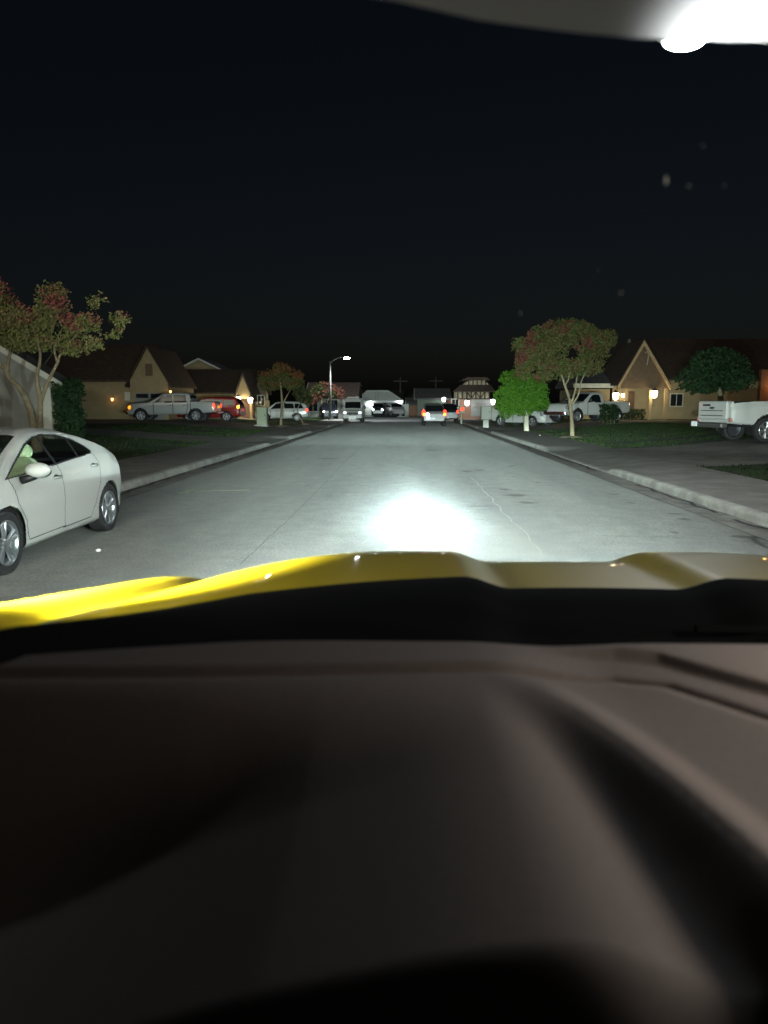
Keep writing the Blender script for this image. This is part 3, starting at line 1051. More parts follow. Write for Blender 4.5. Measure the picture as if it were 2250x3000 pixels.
# right: white regular cab pickup nose left
p = at(1690, 1200, 48.5)
wp, _ = vehicle("white_pickup", "white pickup with its cab seen between the leaning tree and the porch", REGCAB, (p.x + 1.01, 50.3, terr(p.x + 1, 49) + 0.12), R(215), M_white, G_L, "pickup", 0.045)
for sd in (1, -1):
    lamp_patch(wp, "headlight", 2.62, sd * 0.80, 0.93, 0.12, 0.15, 0.13, M_headglass)
MB().box(2.70, 2.92, -0.92, 0.92, 0.48, 0.68, bev=0.04).build("bumper", M_chrome, wp)
for sd in (1, -1):
    MB().box(0.80, 0.92, min(sd * 1.0, sd * 1.18), max(sd * 1.0, sd * 1.18), 1.25, 1.48, bev=0.03).build("mirror", M_blackp, wp)
# right near: white pickup seen from its tail
p = at(2212, 1258, 26)
rot = R(11)
cw, sw_ = math.cos(rot), math.sin(rot)
wx, wy = -1.84, -0.86
base = Vector((p.x - (wx * cw - wy * sw_), 25.3 - (wx * sw_ + wy * cw), 0))
REGN = dict(REGCAB)
REGN.update(
    top=[(-3.1, 1.20), (-3.07, 1.34), (-0.05, 1.34), (0.0, 1.36), (0.06, 1.85), (0.2, 1.92), (0.9, 1.93), (1.25, 1.85), (1.72, 1.36), (1.9, 1.28),
         (2.55, 1.18), (2.7, 1.05), (2.75, 0.85)],
    windows=[[(1.55, 1.26), (1.2, 1.70), (0.36, 1.74), (0.32, 1.27)]],
    doors=[[(1.4, 1.24), (1.3, 0.9), (1.25, 0.55), (0.24, 0.55), (0.22, 1.25)]],
    seams=[[(1.41, 1.24), (1.31, 0.9), (1.26, 0.54)], [(0.22, 1.25), (0.23, 0.54)], [(0.0, 1.36), (0.0, 0.5)]],
    handles=[(0.36, 1.08)], bed=(-3.02, -0.05), rear_screen=(0.0, 0.07), screen=(1.28, 1.70))
np_, ni = vehicle("white_pickup", "white pickup with its pale tailgate turned to the street at right edge", REGN,
                  (base.x, base.y, p.z - 0.40), rot, M_white, G_L, "pickup", 0.03)
tg = MB()
tg.box(-3.20, -3.10, -0.80, 0.80, 0.74, 1.33, bev=0.03)
tgo = tg.build("tailgate", M_white, np_)
tg = MB()
for zc in (0.86, 1.02):
    tg.box(-3.212, -3.198, -0.62, 0.62, zc - 0.012, zc + 0.012)
tg.box(-3.212, -3.198, 0.10, 0.52, 1.17, 1.23)
tg.box(-3.215, -3.198, -0.12, 0.12, 1.08, 1.14)
tg.build("tailgate_trim", M_blackp, tgo)
for sd in (1, -1):
    MB().box(-3.15, -3.06, min(sd * .84, sd * .955), max(sd * .84, sd * .955), 0.66, 0.80, bev=0.02).build("tail_light", mat("faded_tail_lamp", (0.42, 0.16, 0.15), 0.4), np_)
MB().box(-3.42, -3.18, -0.9, 0.9, 0.47, 0.64, bev=0.04).build("bumper", mat("dull_bumper", (0.12, 0.12, 0.115), 0.5, metal=0.5), np_)
MB().box(-3.45, -3.425, 0.45, 0.77, 0.50, 0.66, bev=0.005).build("number_plate", M_plate, np_)


# ------------------------------------------------------------------ trees and shrubs
def leaf_cloud(mb, blobs, n, size, nm, rnd=random, shell=0.55, mat_fn=None):
    vol = [b[1][0] * b[1][1] * b[1][2] for b in blobs]
    tv = sum(vol)
    for (c_, r), v in zip(blobs, vol):
        for _ in range(int(n * v / tv)):
            while True:
                q = Vector((rnd.gauss(0, 1), rnd.gauss(0, 1), rnd.gauss(0, 1)))
                if q.length > 1e-3:
                    break
            q.normalize()
            rad = rnd.random() ** shell
            rad *= 0.86 + 0.30 * noise.noise((q.x * 2.3 + c_[0], q.y * 2.3 + c_[1], q.z * 2.3 + c_[2]))
            p = Vector((c_[0] + q.x * r[0] * rad, c_[1] + q.y * r[1] * rad, c_[2] + q.z * r[2] * rad))
            if noise.noise((p.x * 1.6, p.y * 1.6, p.z * 1.6)) < -0.33:
                continue
            s = size * rnd.uniform(0.55, 1.3)
            a = Vector((rnd.gauss(0, 1), rnd.gauss(0, 1), rnd.gauss(0, 1))).normalized()
            b = a.cross(Vector((rnd.gauss(0, 1), rnd.gauss(0, 1), rnd.gauss(0, 1)))).normalized()
            mi = mat_fn(p, q) if mat_fn else rnd.randrange(nm)
            e = s * 0.55
            mb.add([tuple(p - a * s), tuple(p + b * e), tuple(p + a * s), tuple(p - b * e)], [(0, 1, 2, 3)], mi)


def limb(mb, pts, r0, r1, n=8):
    P = [Vector(p) for p in pts]
    out = []
    for i in range(len(P) - 1):
        a, b = P[i], P[i + 1]
        prev = P[i - 1] if i > 0 else a - (b - a)
        nxt = P[i + 2] if i + 2 < len(P) else b + (b - a)
        for k in range(5):
            t = k / 5
            out.append(0.5 * ((2 * a) + (b - prev) * t + (2 * prev - 5 * a + 4 * b - nxt) * t * t + (3 * a - prev - 3 * b + nxt) * t ** 3))
    out.append(P[-1])
    m = len(out) - 1
    mb.tube(out, [r0 + (r1 - r0) * (i / m) ** 0.8 for i in range(m + 1)], n)


L_green = mat("leaf_green", (0.055, 0.085, 0.022), 0.75, spec=0.2)
L_olive = mat("leaf_olive", (0.085, 0.070, 0.024), 0.8, spec=0.2)
L_red = mat("leaf_red", (0.12, 0.045, 0.030), 0.8, spec=0.2)
L_orange = mat("leaf_orange", (0.13, 0.058, 0.022), 0.8, spec=0.2)
L_bright = mat("leaf_bright_green", (0.075, 0.19, 0.014), 0.65, spec=0.25)
L_bright2 = mat("leaf_mid_green", (0.045, 0.13, 0.012), 0.65, spec=0.25)
L_dark = mat("leaf_dark_green", (0.018, 0.042, 0.014), 0.8, spec=0.2)
L_dark2 = mat("leaf_deep_green", (0.012, 0.030, 0.012), 0.8, spec=0.2)
M_bark = mat("pale_bark", (0.20, 0.165, 0.10), 0.9, var=0.35, scale=9, bump=0.5)
M_barkw = mat("whitewashed_bark", (0.45, 0.43, 0.34), 0.9, var=0.2, scale=9, bump=0.4)
M_mulch = mat("mulch", (0.16, 0.13, 0.085), 1.0, var=0.4, scale=12, bump=0.6)


def tree(name, label, base, limbs, blobs, n, size, mats, group="trees along the street", mat_fn=None, bark=None, mulch=0.0, shell=0.55, cat="tree"):
    """base: world point; limbs and blobs are offsets from it"""
    root = empty(name, base, 0, label, cat, group)
    t = MB()
    for pts, r0, r1 in limbs:
        limb(t, pts, r0, r1)
    t.build("trunk", bark or M_bark, root, True)
    cmb = MB()
    leaf_cloud(cmb, blobs, n, size, len(mats), mat_fn=mat_fn, shell=shell)
    cmb.build("crown", mats, root)
    if mulch > 0:
        mu = MB()
        k = 18
        vs = [(0, 0, 0.10)]
        for ring, zz_ in ((0.6, 0.07), (1.0, -0.03)):
            for i in range(k):
                a = 2 * math.pi * i / k
                r = mulch * ring * (0.85 + 0.3 * random.random())
                vs.append((r * math.cos(a), r * math.sin(a) * 0.8, zz_))
        fs = [(0, 1 + i, 1 + (i + 1) % k) for i in range(k)] + [(1 + i, 1 + k + i, 1 + k + (i + 1) % k, 1 + (i + 1) % k) for i in range(k)]
        mu.add(vs, fs)
        mu.build("mulch_ring", M_mulch, root, True)
    return root


def red_edge(lo, hi, red, cut, axis=(-1, 0, 0.4)):
    ax = Vector(axis).normalized()
    def fn(p, q):
        s = q.dot(ax) + 0.9 * noise.noise((p.x * 1.1, p.y * 1.1, p.z * 1.1)) + random.gauss(0, 0.18)
        if s > cut:
            return red
        return hi if s > cut - 0.5 and random.random() < 0.5 else (lo if random.random() < 0.7 else hi)
    return fn


# big left tree, Y = 21
Yt = 21.0
def rel(px, py, Y, base):
    return tuple(at(px, py, Y) - Vector(base))
b0 = at(105, 1275, Yt)
b0 = Vector((b0.x, Yt, terr(b0.x, Yt)))
def r0_(px, py, dy=0.0):
    return rel(px, py, Yt + dy, b0)
tree("crape_tree", "spreading tree with reddish leaves and forked trunk behind the white sedan", b0,
     [([(0, 0, 0), r0_(92, 1210), r0_(60, 1140), r0_(22, 1095), r0_(35, 1010), r0_(50, 900)], 0.13, 0.02),
      ([(0.05, 0, 0), r0_(118, 1180), r0_(108, 1110), r0_(118, 1040), r0_(100, 960)], 0.10, 0.02),
      ([r0_(118, 1180), r0_(140, 1120), r0_(170, 1060), r0_(180, 1035), r0_(240, 960)], 0.07, 0.015),
      ([r0_(168, 1062), r0_(160, 1010), r0_(200, 930)], 0.04, 0.012),
      ([r0_(25, 1090), r0_(-30, 1040), r0_(-60, 980)], 0.07, 0.02)],
     [(r0_(40, 960), (1.1, 1.2, 0.75)), (r0_(-60, 880, .5), (1.0, 1.2, 0.8)), (r0_(150, 900), (0.55, 0.8, 0.62)), (r0_(165, 850), (0.38, 0.5, 0.28)),
      (r0_(180, 955), (0.9, 0.9, 0.45)), (r0_(285, 885, -.3), (0.34, 0.4, 0.30)), (r0_(350, 935, -.4), (0.36, 0.4, 0.30)), (r0_(325, 975), (0.40, 0.4, 0.22)),
      (r0_(270, 1005), (0.42, 0.5, 0.26)), (r0_(90, 1000), (0.9, 0.9, 0.35)), (r0_(215, 1020), (0.5, 0.6, 0.3)), (r0_(-20, 830), (0.35, 0.4, 0.3)), (r0_(255, 945), (0.5, .5, .35))],
     21000, 0.048, [mat('leaf_light_olive', (0.15, 0.165, 0.05), 0.8, spec=0.2), mat('leaf_tan', (0.21, 0.165, 0.075), 0.8, spec=0.2), mat('leaf_dull_red', (0.27, 0.085, 0.07), 0.8, spec=0.2), L_orange], mat_fn=red_edge(0, 1, 2, 0.80, (1, 0, 0.8)))

# small orange tree left, mid distance
b0 = Vector((at(822, 1240, 55).x, 55, terr(-9, 55)))
def r1_(px, py, dy=0.0):
    return rel(px, py, 55 + dy, b0)
tree("orange_tree", "small rounded tree with orange leaves beside the pale cabinet", b0,
     [([(0, 0, -.1), r1_(826, 1180), r1_(822, 1130), r1_(815, 1100)], 0.11, 0.03), ([r1_(826, 1190), r1_(838, 1165), r1_(846, 1150), r1_(856, 1130)], 0.06, 0.02),
      ([r1_(823, 1140), r1_(832, 1115)], 0.04, 0.02)],
     [(r1_(825, 1100), (1.35, 1.2, 0.85)), (r1_(778, 1105), (0.75, 0.9, 0.6)), (r1_(868, 1108), (0.7, .9, 0.72)), (r1_(822, 1075), (0.8, .8, 0.42)), (r1_(790, 1130), (0.8, .8, 0.5)), (r1_(855, 1130), (0.75, .8, 0.4))],
     7500, 0.08, [L_orange, L_olive, L_green, L_orange], mulch=0.6, mat_fn=red_edge(1, 2, 0, 0.15, (0.2, 0, 1)))
b0 = Vector((at(892, 1236, 60).x, 60, terr(-8.5, 60)))
def r2_(px, py, dy=0.0):
    return rel(px, py, 60 + dy, b0)
tree("young_tree", "thin dark young tree leaning right of the orange tree", b0,
     [([(0, 0, -.1), r2_(872 + 0, 1205), r2_(880, 1180), r2_(888, 1160)], 0.06, 0.02)],
     [(r2_(880, 1150), (0.7, 0.8, 0.75)), (r2_(895, 1168), (0.6, .6, 0.5))], 1500, 0.10, [L_dark, L_dark2, L_olive], mulch=0.4)
b0 = Vector((at(935, 1225, 85).x, 85, 0.15))
def r3_(px, py, dy=0.0):
    return rel(px, py, 85 + dy, b0)
tree("red_tree", "dim red leaved tree behind the far lamp post", b0,
     [([(0, 0, 0), r3_(940, 1190), r3_(945, 1160)], 0.12, 0.04), ([(0.05, 0, 0), r3_(952, 1195), r3_(965, 1160)], 0.08, 0.03)],
     [(r3_(950, 1140), (1.8, 1.6, 1.0)), (r3_(985, 1150), (1.2, 1.3, 0.75)), (r3_(918, 1160), (1.3, 1.2, 0.9)), (r3_(900, 1178), (1.0, 1.0, 0.6))],
     4200, 0.13, [L_red, L_olive, L_dark, L_red], mat_fn=red_edge(1, 2, 0, 0.1, (1, 0, 0.4)))

# big right tree
b0 = Vector((at(1677, 1268, 36.7).x, 36.7, terr(8.0, 36.7)))
def r4_(px, py, dy=0.0):
    return rel(px, py, 36.7 + dy, b0)
tree("spreading_tree", "wide leaning tree with brown and red leaves above the white pickup", b0,
     [([(0, 0, -.15), (0.0, 0, .1), r4_(1674, 1215), r4_(1668, 1170), r4_(1655, 1130), r4_(1640, 1090), r4_(1600, 1040)], 0.135, 0.03),
      ([r4_(1672, 1185), r4_(1684, 1150), r4_(1690, 1110), r4_(1700, 1060)], 0.07, 0.02),
      ([r4_(1674, 1190), r4_(1695, 1155), r4_(1706, 1110), r4_(1740, 1050)], 0.06, 0.02),
      ([r4_(1655, 1130), r4_(1668, 1100), r4_(1660, 1050)], 0.05, 0.02), ([r4_(1640, 1090), r4_(1560, 1060)], 0.05, 0.02)],
     [(r4_(1600, 1010), (1.35, 1.4, 0.95)), (r4_(1545, 1050), (0.75, .9, 0.8)), (r4_(1520, 1010), (0.5, .6, 0.45)), (r4_(1535, 1090), (0.6, .7, 0.42)), (r4_(1680, 975), (1.3, 1.3, 0.75)),
      (r4_(1740, 1010), (1.1, 1.2, 0.85)), (r4_(1640, 1080), (1.2, 1.2, 0.6)), (r4_(1720, 1070), (0.95, 1.0, 0.62)), (r4_(1590, 1105), (0.6, .7, 0.35)), (r4_(1780, 990), (0.6, .8, 0.5)), (r4_(1640, 955), (0.9, .9, .4))],
     24000, 0.062, [L_olive, L_green, L_red, L_orange], mulch=0.7, mat_fn=red_edge(0, 1, 2, 0.74, (-1, -.1, 0.1)), shell=0.45)
# clipped bright green tree
b0 = Vector((at(1543, 1253, 46).x, 46, terr(7.6, 46)))
def r5_(px, py, dy=0.0):
    return rel(px, py, 46 + dy, b0)
tree("clipped_tree", "bright green clipped round tree with whitewashed trunk", b0,
     [([(0, 0, -.1), r5_(1542, 1215), r5_(1540, 1170)], 0.17, 0.12)],
     [(r5_(1530, 1155), (1.55, 1.45, 1.30)), (r5_(1500, 1110), (0.85, 0.9, 0.6)), (r5_(1480, 1170), (0.8, .9, 0.95)), (r5_(1565, 1130), (0.85, .9, 0.75)), (r5_(1520, 1195), (1.2, 1.1, 0.55)), (r5_(1580, 1180), (0.7, .8, 0.6)), (r5_(1480, 1215), (0.4, .5, 0.3))],
     24000, 0.058, [L_bright, L_bright2, L_bright], bark=M_barkw, shell=0.28)
# dark round tree behind the near pickup
b0 = Vector((at(2112, 1230, 33.5).x, 33.5, terr(13.5, 33.5)))
def r6_(px, py, dy=0.0):
    return rel(px, py, 33.5 + dy, b0)
tree("dark_tree", "dark green domed tree standing behind the near white pickup", b0,
     [([(0, 0, -.1), r6_(2112, 1180), r6_(2105, 1130)], 0.16, 0.10)],
     [(r6_(2095, 1090), (1.55, 1.4, 1.0)), (r6_(2040, 1115), (0.9, 1.0, 0.62)), (r6_(2150, 1110), (0.9, 1.0, 0.65)), (r6_(2095, 1050), (0.95, 1.0, 0.55))],
     9000, 0.09, [L_dark, L_dark2], shell=0.3)


def hedge(name, label, x0, x1, y0, y1, z0, z1, n, cat="hedge", group="hedges and shrubs by the houses"):
    root = empty(name, ((x0 + x1) / 2, (y0 + y1) / 2, z0), 0, label, cat, group)
    mb = MB()
    hx, hy, hz = (x1 - x0) / 2, (y1 - y0) / 2, (z1 - z0)
    for _ in range(n):
        x, y, z = random.uniform(-hx, hx), random.uniform(-hy, hy), hz * random.random() ** 0.8
        k = 1 + 0.18 * noise.noise((x * 2 + x0, y * 2, z * 2))
        s = 0.07 * random.uniform(0.6, 1.4)
        a = Vector((random.gauss(0, 1), random.gauss(0, 1), random.gauss(0, 1))).normalized()
        b = a.orthogonal().normalized()
        p = Vector((x * k, y * k, z * k))
        mb.add([tuple(p - a * s), tuple(p + b * s * .6), tuple(p + a * s), tuple(p - b * s * .6)], [(0, 1, 2, 3)], random.randrange(2))
    mb.build("foliage", [L_dark, L_dark2], root)
    st_ = MB()
    for k in range(4):
        x = -hx * .6 + hx * 1.2 * k / 3
        limb(st_, [(x, 0, 0), (x * 1.05, 0, hz * .4), (x * 1.1, 0.05, hz * .8)], 0.03, 0.008, 6)
    st_.build("stem", M_bark, root)
    return root


# ------------------------------------------------------------------ houses
W_beige = mat("beige_stucco", (0.30, 0.235, 0.13), 0.95, var=0.12, scale=1.5, bump=0.2)
W_tan = mat("tan_stucco", (0.32, 0.25, 0.14), 0.95, var=0.12, scale=1.5, bump=0.2)
W_grey = mat("grey_stucco", (0.26, 0.26, 0.23), 0.95, var=0.12, scale=1.5, bump=0.2)
W_white = mat("white_siding", (0.52, 0.56, 0.52), 0.85, var=0.08, scale=1.5)
W_brick = mat("brown_brick", (0.22, 0.12, 0.08), 0.95, var=0.35, scale=6)
W_trim = mat("cream_fascia", (0.52, 0.52, 0.44), 0.8, var=0.1, scale=3)
R_brown = mat("brown_shingle", (0.065, 0.042, 0.030), 0.95, var=0.3, scale=3, bump=0.5)
R_grey = mat("grey_shingle", (0.085, 0.088, 0.085), 0.95, var=0.3, scale=3, bump=0.5)
R_pale = mat("pale_shingle", (0.66, 0.70, 0.66), 0.95, var=0.12, scale=3)
D_garage = mat("garage_door_paint", (0.20, 0.21, 0.20), 0.7)
D_dark = mat("dark_opening", (0.02, 0.022, 0.026), 0.8)
M_wpane = mat("house_window_glass", (0.015, 0.018, 0.02), 0.08)
E_lamp = emit("lit_porch_lamp", (1.0, 0.80, 0.50), 26.0)
E_lampw = emit("lit_white_lamp", (0.92, 0.97, 1.0), 16.0)
E_bulb = emit("lit_small_bulb", (1.0, 0.45, 0.15), 5.0)

lamps = []


def coach_lamp(parent, pos, r=0.14, m=None, power=18.0, color=(1, 0.72, 0.38), name="porch_lamp"):
    """lantern on a wall bracket, part of its house; pos in the house's own coordinates"""
    e = MB()
    x, y, z = pos
    e.lathe([(0.001, z - r * 1.3), (r * 0.7, z - r * 1.05), (r, z + r * 0.6), (r * 0.75, z + r)], 12, 'z', (x, y, 0), 0)
    e.lathe([(r * 0.78, z + r), (r * 1.15, z + r * 1.02), (r * 0.3, z + r * 1.7), (0.001, z + r * 1.9)], 12, 'z', (x, y, 0), 1)
    e.tube([(x, y + 0.30, z + r * 1.2), (x, y + 0.16, z + r * 2.0), (x, y, z + r * 1.8)], 0.018, 6, 1)
    ob = e.build(name, [m or E_lamp, M_blackp], parent, True)
    l = bpy.data.lights.new("porch_light", 'POINT')
    l.energy = power
    l.color = color
    l.shadow_soft_size = 0.12
    lo = bpy.data.objects.new("porch_light", l)
    col.objects.link(lo)
    lo.parent = parent
    lo.location = (x, y - r - 0.14, z)
    return ob


def gable_house(name, label, origin, rz, w, d, hw, hr, wall_m, roof_m, ridge='x', over=0.35, gable_m=None, group="houses along the street"):
    """box house, front face on local y=0 looking to -y; ridge along local x, or along local y (gable to the front)"""
    root = empty(name, origin, rz, label, "house", group)
    wb = MB()
    wb.box(0, w, 0, d, -0.6, hw)
    if ridge == 'y':
        wb.prism([(0, hw), (w, hw), (w / 2, hw + hr)], 0.003, d - 0.003, 'y')
    else:
        wb.prism([(0, hw), (d, hw), (d / 2, hw + hr)], 0.003, w - 0.003, 'x')
    wb.build("wall", wall_m, root)
    rf = MB()
    t = 0.14
    L_ = w if ridge == 'y' else d
    k = hr / (L_ / 2)
    for s in (-1, 1):
        cx_ = L_ / 2
        a0, z0 = cx_ + s * (L_ / 2 + over), hw - over * k + 0.01
        poly = [(a0, z0), (cx_, hw + hr + 0.01), (cx_, hw + hr + t), (a0, z0 + t)]
        if s > 0:
            poly = list(reversed(poly))
        rf.prism(poly, -over, (d if ridge == 'y' else w) + over, 'y' if ridge == 'y' else 'x')
    rf.build("roof", roof_m, root)
    fa = MB()
    for s in (-1, 1):
        cx_ = L_ / 2
        a0, z0 = cx_ + s * (L_ / 2 + over + .01), hw - over * k - 0.09
        poly = [(a0, z0), (cx_, hw + hr - 0.07), (cx_, hw + hr + t + 0.02), (a0, z0 + t + 0.10)]
        if s > 0:
            poly = list(reversed(poly))
        fa.prism(poly, -over - 0.05, -over - 0.006, 'y' if ridge == 'y' else 'x')
    fa.build("fascia", W_trim, root)
    return root


def part_box(root, name, m, x0, x1, y0, y1, z0, z1, bev=0.0):
    return MB().box(x0, x1, y0, y1, z0, z1, bev=bev).build(name, m, root)


def window(root, x0, x1, z0, z1, y=-0.0, bars=1):
    f = MB()
    t = 0.07
    f.box(x0, x1, y - 0.05, y - 0.003, z0, z0 + t)
    f.box(x0, x1, y - 0.05, y - 0.003, z1 - t, z1)
    f.box(x0, x0 + t, y - 0.05, y - 0.003, z0 + t, z1 - t)
    f.box(x1 - t, x1, y - 0.05, y - 0.003, z0 + t, z1 - t)
    for k in range(bars):
        xc = x0 + (x1 - x0) * (k + 1) / (bars + 1)
        f.box(xc - 0.02, xc + 0.02, y - 0.045, y - 0.003, z0 + t, z1 - t)
    o_ = f.build("window", W_trim, root)
    g = MB().box(x0 + t, x1 - t, y - 0.02, y - 0.004, z0 + t, z1 - t)
    g.build("pane", M_wpane, o_)


def garage(root, x0, x1, h, y=-0.0, m=None, panes=True):
    g = MB()
    n = 4
    for k in range(n):
        z0, z1 = h * k / n, h * (k + 1) / n - 0.02
        nn = max(2, int((x1 - x0) / 1.1))
        g.box(x0, x1, y - 0.045, y - 0.004, z0, z1)
        for i in range(nn):
            a, b = x0 + (x1 - x0) * i / nn + 0.10, x0 + (x1 - x0) * (i + 1) / nn - 0.10
            if not (panes and k == n - 1):
                g.box(a, b, y - 0.06, y - 0.043, z0 + 0.10, z1 - 0.08)
    o_ = g.build("garage_door", m or D_garage, root)
    if panes:
        p_ = MB()
        nn = max(2, int((x1 - x0) / 1.1))
        for i in range(nn):
            a, b = x0 + (x1 - x0) * i / nn + 0.10, x0 + (x1 - x0) * (i + 1) / nn - 0.10
            p_.box(a, b, y - 0.055, y - 0.044, h * (n - 1) / n + 0.10, h - 0.10)
        p_.build("pane", M_wpane, o_)


# left 1: the nearest house, grey with a pale sloping fascia (Y = 30)
Yh = 29.0
A = at(212, 1128, Yh)
h1 = gable_house("grey_house", "nearest left house in grey with a pale sloping gable fascia", (A.x - 8.0, Yh, terr(A.x, Yh)), 0, 7.6, 0.5, A.z + 0.05 - terr(A.x, Yh), 2.3,
                 W_grey, R_grey, 'y', over=0.4)
P = at(165, 1180, Yh)
part_box(h1, "porch_post", W_trim, 7.6 - 0.62, 7.6 - 0.28, -0.36, -0.02, -0.5, A.z - 0.1 - terr(A.x, Yh))
window(h1, 3.4, 5.2, 0.9, 2.0)
hedge("hedge", "tall dark hedge in the corner behind the sedan roof", -17.4, -15.0, 25, 27, 0.5, 2.45, 3800)
q = at(205, 1200, 28.5)
hedge("hedge", "tall narrow hedge between the grey house and the beige house", q.x - 0.45, q.x + 0.42, 28.0, 28.9, 0.5, 2.50, 2600)

# left 2: beige house with front gable, Y ~ 56
Yh = 60.0
s_ = FPX / Yh
x0 = at(120, 1200, Yh).x
x1 = at(400, 1200, Yh).x
x2 = at(508, 1200, Yh).x
zf = terr(x0, Yh)
zw = at(300, 1112, Yh).z - zf
h2 = gable_house("beige_house", "beige house with steep front gable behind the silver pickup", (x0, Yh, zf), 0, x1 - x0 + 0.3, 9.0, zw, at(300, 1015, Yh + 4.5).z - zf - zw,
                 W_beige, R_brown, 'x', over=0.3)
gw = x2 - x1
gm = MB()
zg0, zg1 = at(450, 1115, Yh - 1).z - zf, at(448, 1018, Yh - 1).z - zf
gx = x1 - x0
gm.box(gx, gx + gw, -1.2, 6, -0.6, zg0)
gm.prism([(gx, zg0), (gx + gw, zg0 - 0.0), (gx + gw * 0.5, zg1)], -1.197, 6, 'y')
gm.build("gable_wing", W_beige, h2)
rf = MB()
for s in (-1, 1):
    a0 = gx + gw * .5 + s * (gw * .5 + 0.3)
    zz0 = zg0 - 0.3 * (zg1 - zg0) / (gw * .5)
    poly = [(a0, zz0 + .01), (gx + gw * .5, zg1 + .01), (gx + gw * .5, zg1 + .14), (a0, zz0 + .14)]
    rf.prism(poly if s < 0 else list(reversed(poly)), -1.5, 6, 'y')
rf.build("gable_roof", R_brown, h2)
garage(h2, gx + 0.35, gx + gw - 0.3, 2.05, -1.2)
part_box(h2, "gable_vent", mat("vent_brown", (0.14, 0.08, 0.05), 0.9), gx + gw * .5 - 0.22, gx + gw * .5 + 0.32, -1.25, -1.204, zg0 + 0.35, zg0 + 1.25)
lp = at(333, 1170, Yh)
coach_lamp(h2, (lp.x - x0, -0.3, lp.z - zf), 0.10, E_bulb, 1.5, (1, .5, .2))
lp = at(503, 1148, Yh - 1.2)
coach_lamp(h2, (lp.x - x0, -1.5, lp.z - zf), 0.09, E_bulb, 2, (1, .5, .2))
lp = at(375, 1160, Yh)
part_box(h2, "house_number", W_trim, lp.x - x0 - 0.25, lp.x - x0 + 0.2, -0.06, -0.004, lp.z - zf - 0.35, lp.z - zf + 0.3)

# left 3: brown roofed house with narrow lit gable
Yh = 70.0
x0, x1 = at(505, 1200, Yh).x, at(690, 1200, Yh).x
zf = terr(x0, Yh)
zw = at(600, 1150, Yh).z - zf
h3 = gable_house("brown_roof_house", "brown roofed house with a narrow lit gable and porch lamps", (x0, Yh, zf), 0, x1 - x0 + 1.4, 9, zw, at(600, 1086, Yh + 4.5).z - zf - zw, W_beige, R_brown, 'x', 0.3)
ga = at(688, 1168, Yh - 1.4)
gb = at(738, 1168, Yh - 1.4)
gt = at(712, 1098, Yh - 1.4)
gx0, gx1 = ga.x - x0, gb.x - x0
gm = MB()
gm.prism([(gx0, ga.z - zf), (gx1, ga.z - zf), ((gx0 + gx1) / 2, gt.z - zf)], -1.4, 3.0, 'y')
gm.build("porch_gable", W_tan, h3)
fa = MB()
for s in (-1, 1):
    cx_ = (gx0 + gx1) / 2
    a0 = cx_ + s * ((gx1 - gx0) / 2 + 0.12)
    poly = [(a0, ga.z - zf - 0.25), (cx_, gt.z - zf - 0.05), (cx_, gt.z - zf + 0.28), (a0, ga.z - zf + 0.05)]
    fa.prism(poly if s < 0 else list(reversed(poly)), -1.62, 3.0, 'y')
fa.build("gable_roof", R_brown, h3)
for px in (690, 735):
    q = at(px, 1200, Yh - 1.3)
    part_box(h3, "porch_post", W_tan, q.x - x0 - 0.10, q.x - x0 + 0.10, -1.3, -1.1, -0.3, ga.z - zf)
part_box(h3, "porch_wall", W_brick, gx0 + 0.35, gx1 - 0.1, -0.25, -0.004, -0.3, ga.z - zf - 0.02)
for px, py in ((700, 1170), (735, 1172)):
    q = at(px, py, Yh - 1.5)
    coach_lamp(h3, (q.x - x0, -1.75, q.z - zf), 0.22, E_lamp, 60, (1, 0.85, 0.55))
q = at(765, 1182, Yh)
part_box(h3, "garden_wall", W_tan, gx1 - 0.1, gx1 + 1.2, 0.5, 0.7, -0.3, 1.5)
window(h3, gx1 + 0.1, gx1 + 0.8, 1.0, 2.0, 0.5)
# hip roof behind
Yh2 = 95.0
x0 = at(510, 1100, Yh2).x
x1 = at(660, 1100, Yh2).x
zf = terr(x0, Yh2)
h3b = gable_house("hip_roof_house", "dim low roofed house showing above the brown roof", (x0, Yh2, zf), 0, x1 - x0, 8, at(600, 1090, Yh2).z - zf, at(585, 1053, Yh2).z - at(600, 1090, Yh2).z, W_beige, R_grey, 'y', 0.4)

# far left pale house by the lamp post
Yh = 84.0
x0, x1 = at(885, 1200, Yh).x, at(990, 1200, Yh).x
h4 = gable_house("pale_house", "dim pale house behind the far lamp post", (x0, Yh + 5, 0.15), 0, x1 - x0 + 1.6, 8, 2.3, 1.7, W_grey, R_brown, 'x', 0.35)
wx0 = at(940, 1200, Yh + 5).x - x0
window(h4, wx0 - 1.5, wx0 - 0.3, 0.7, 2.0)
window(h4, wx0 + 0.5, wx0 + 2.0, 0.7, 2.1, bars=2)

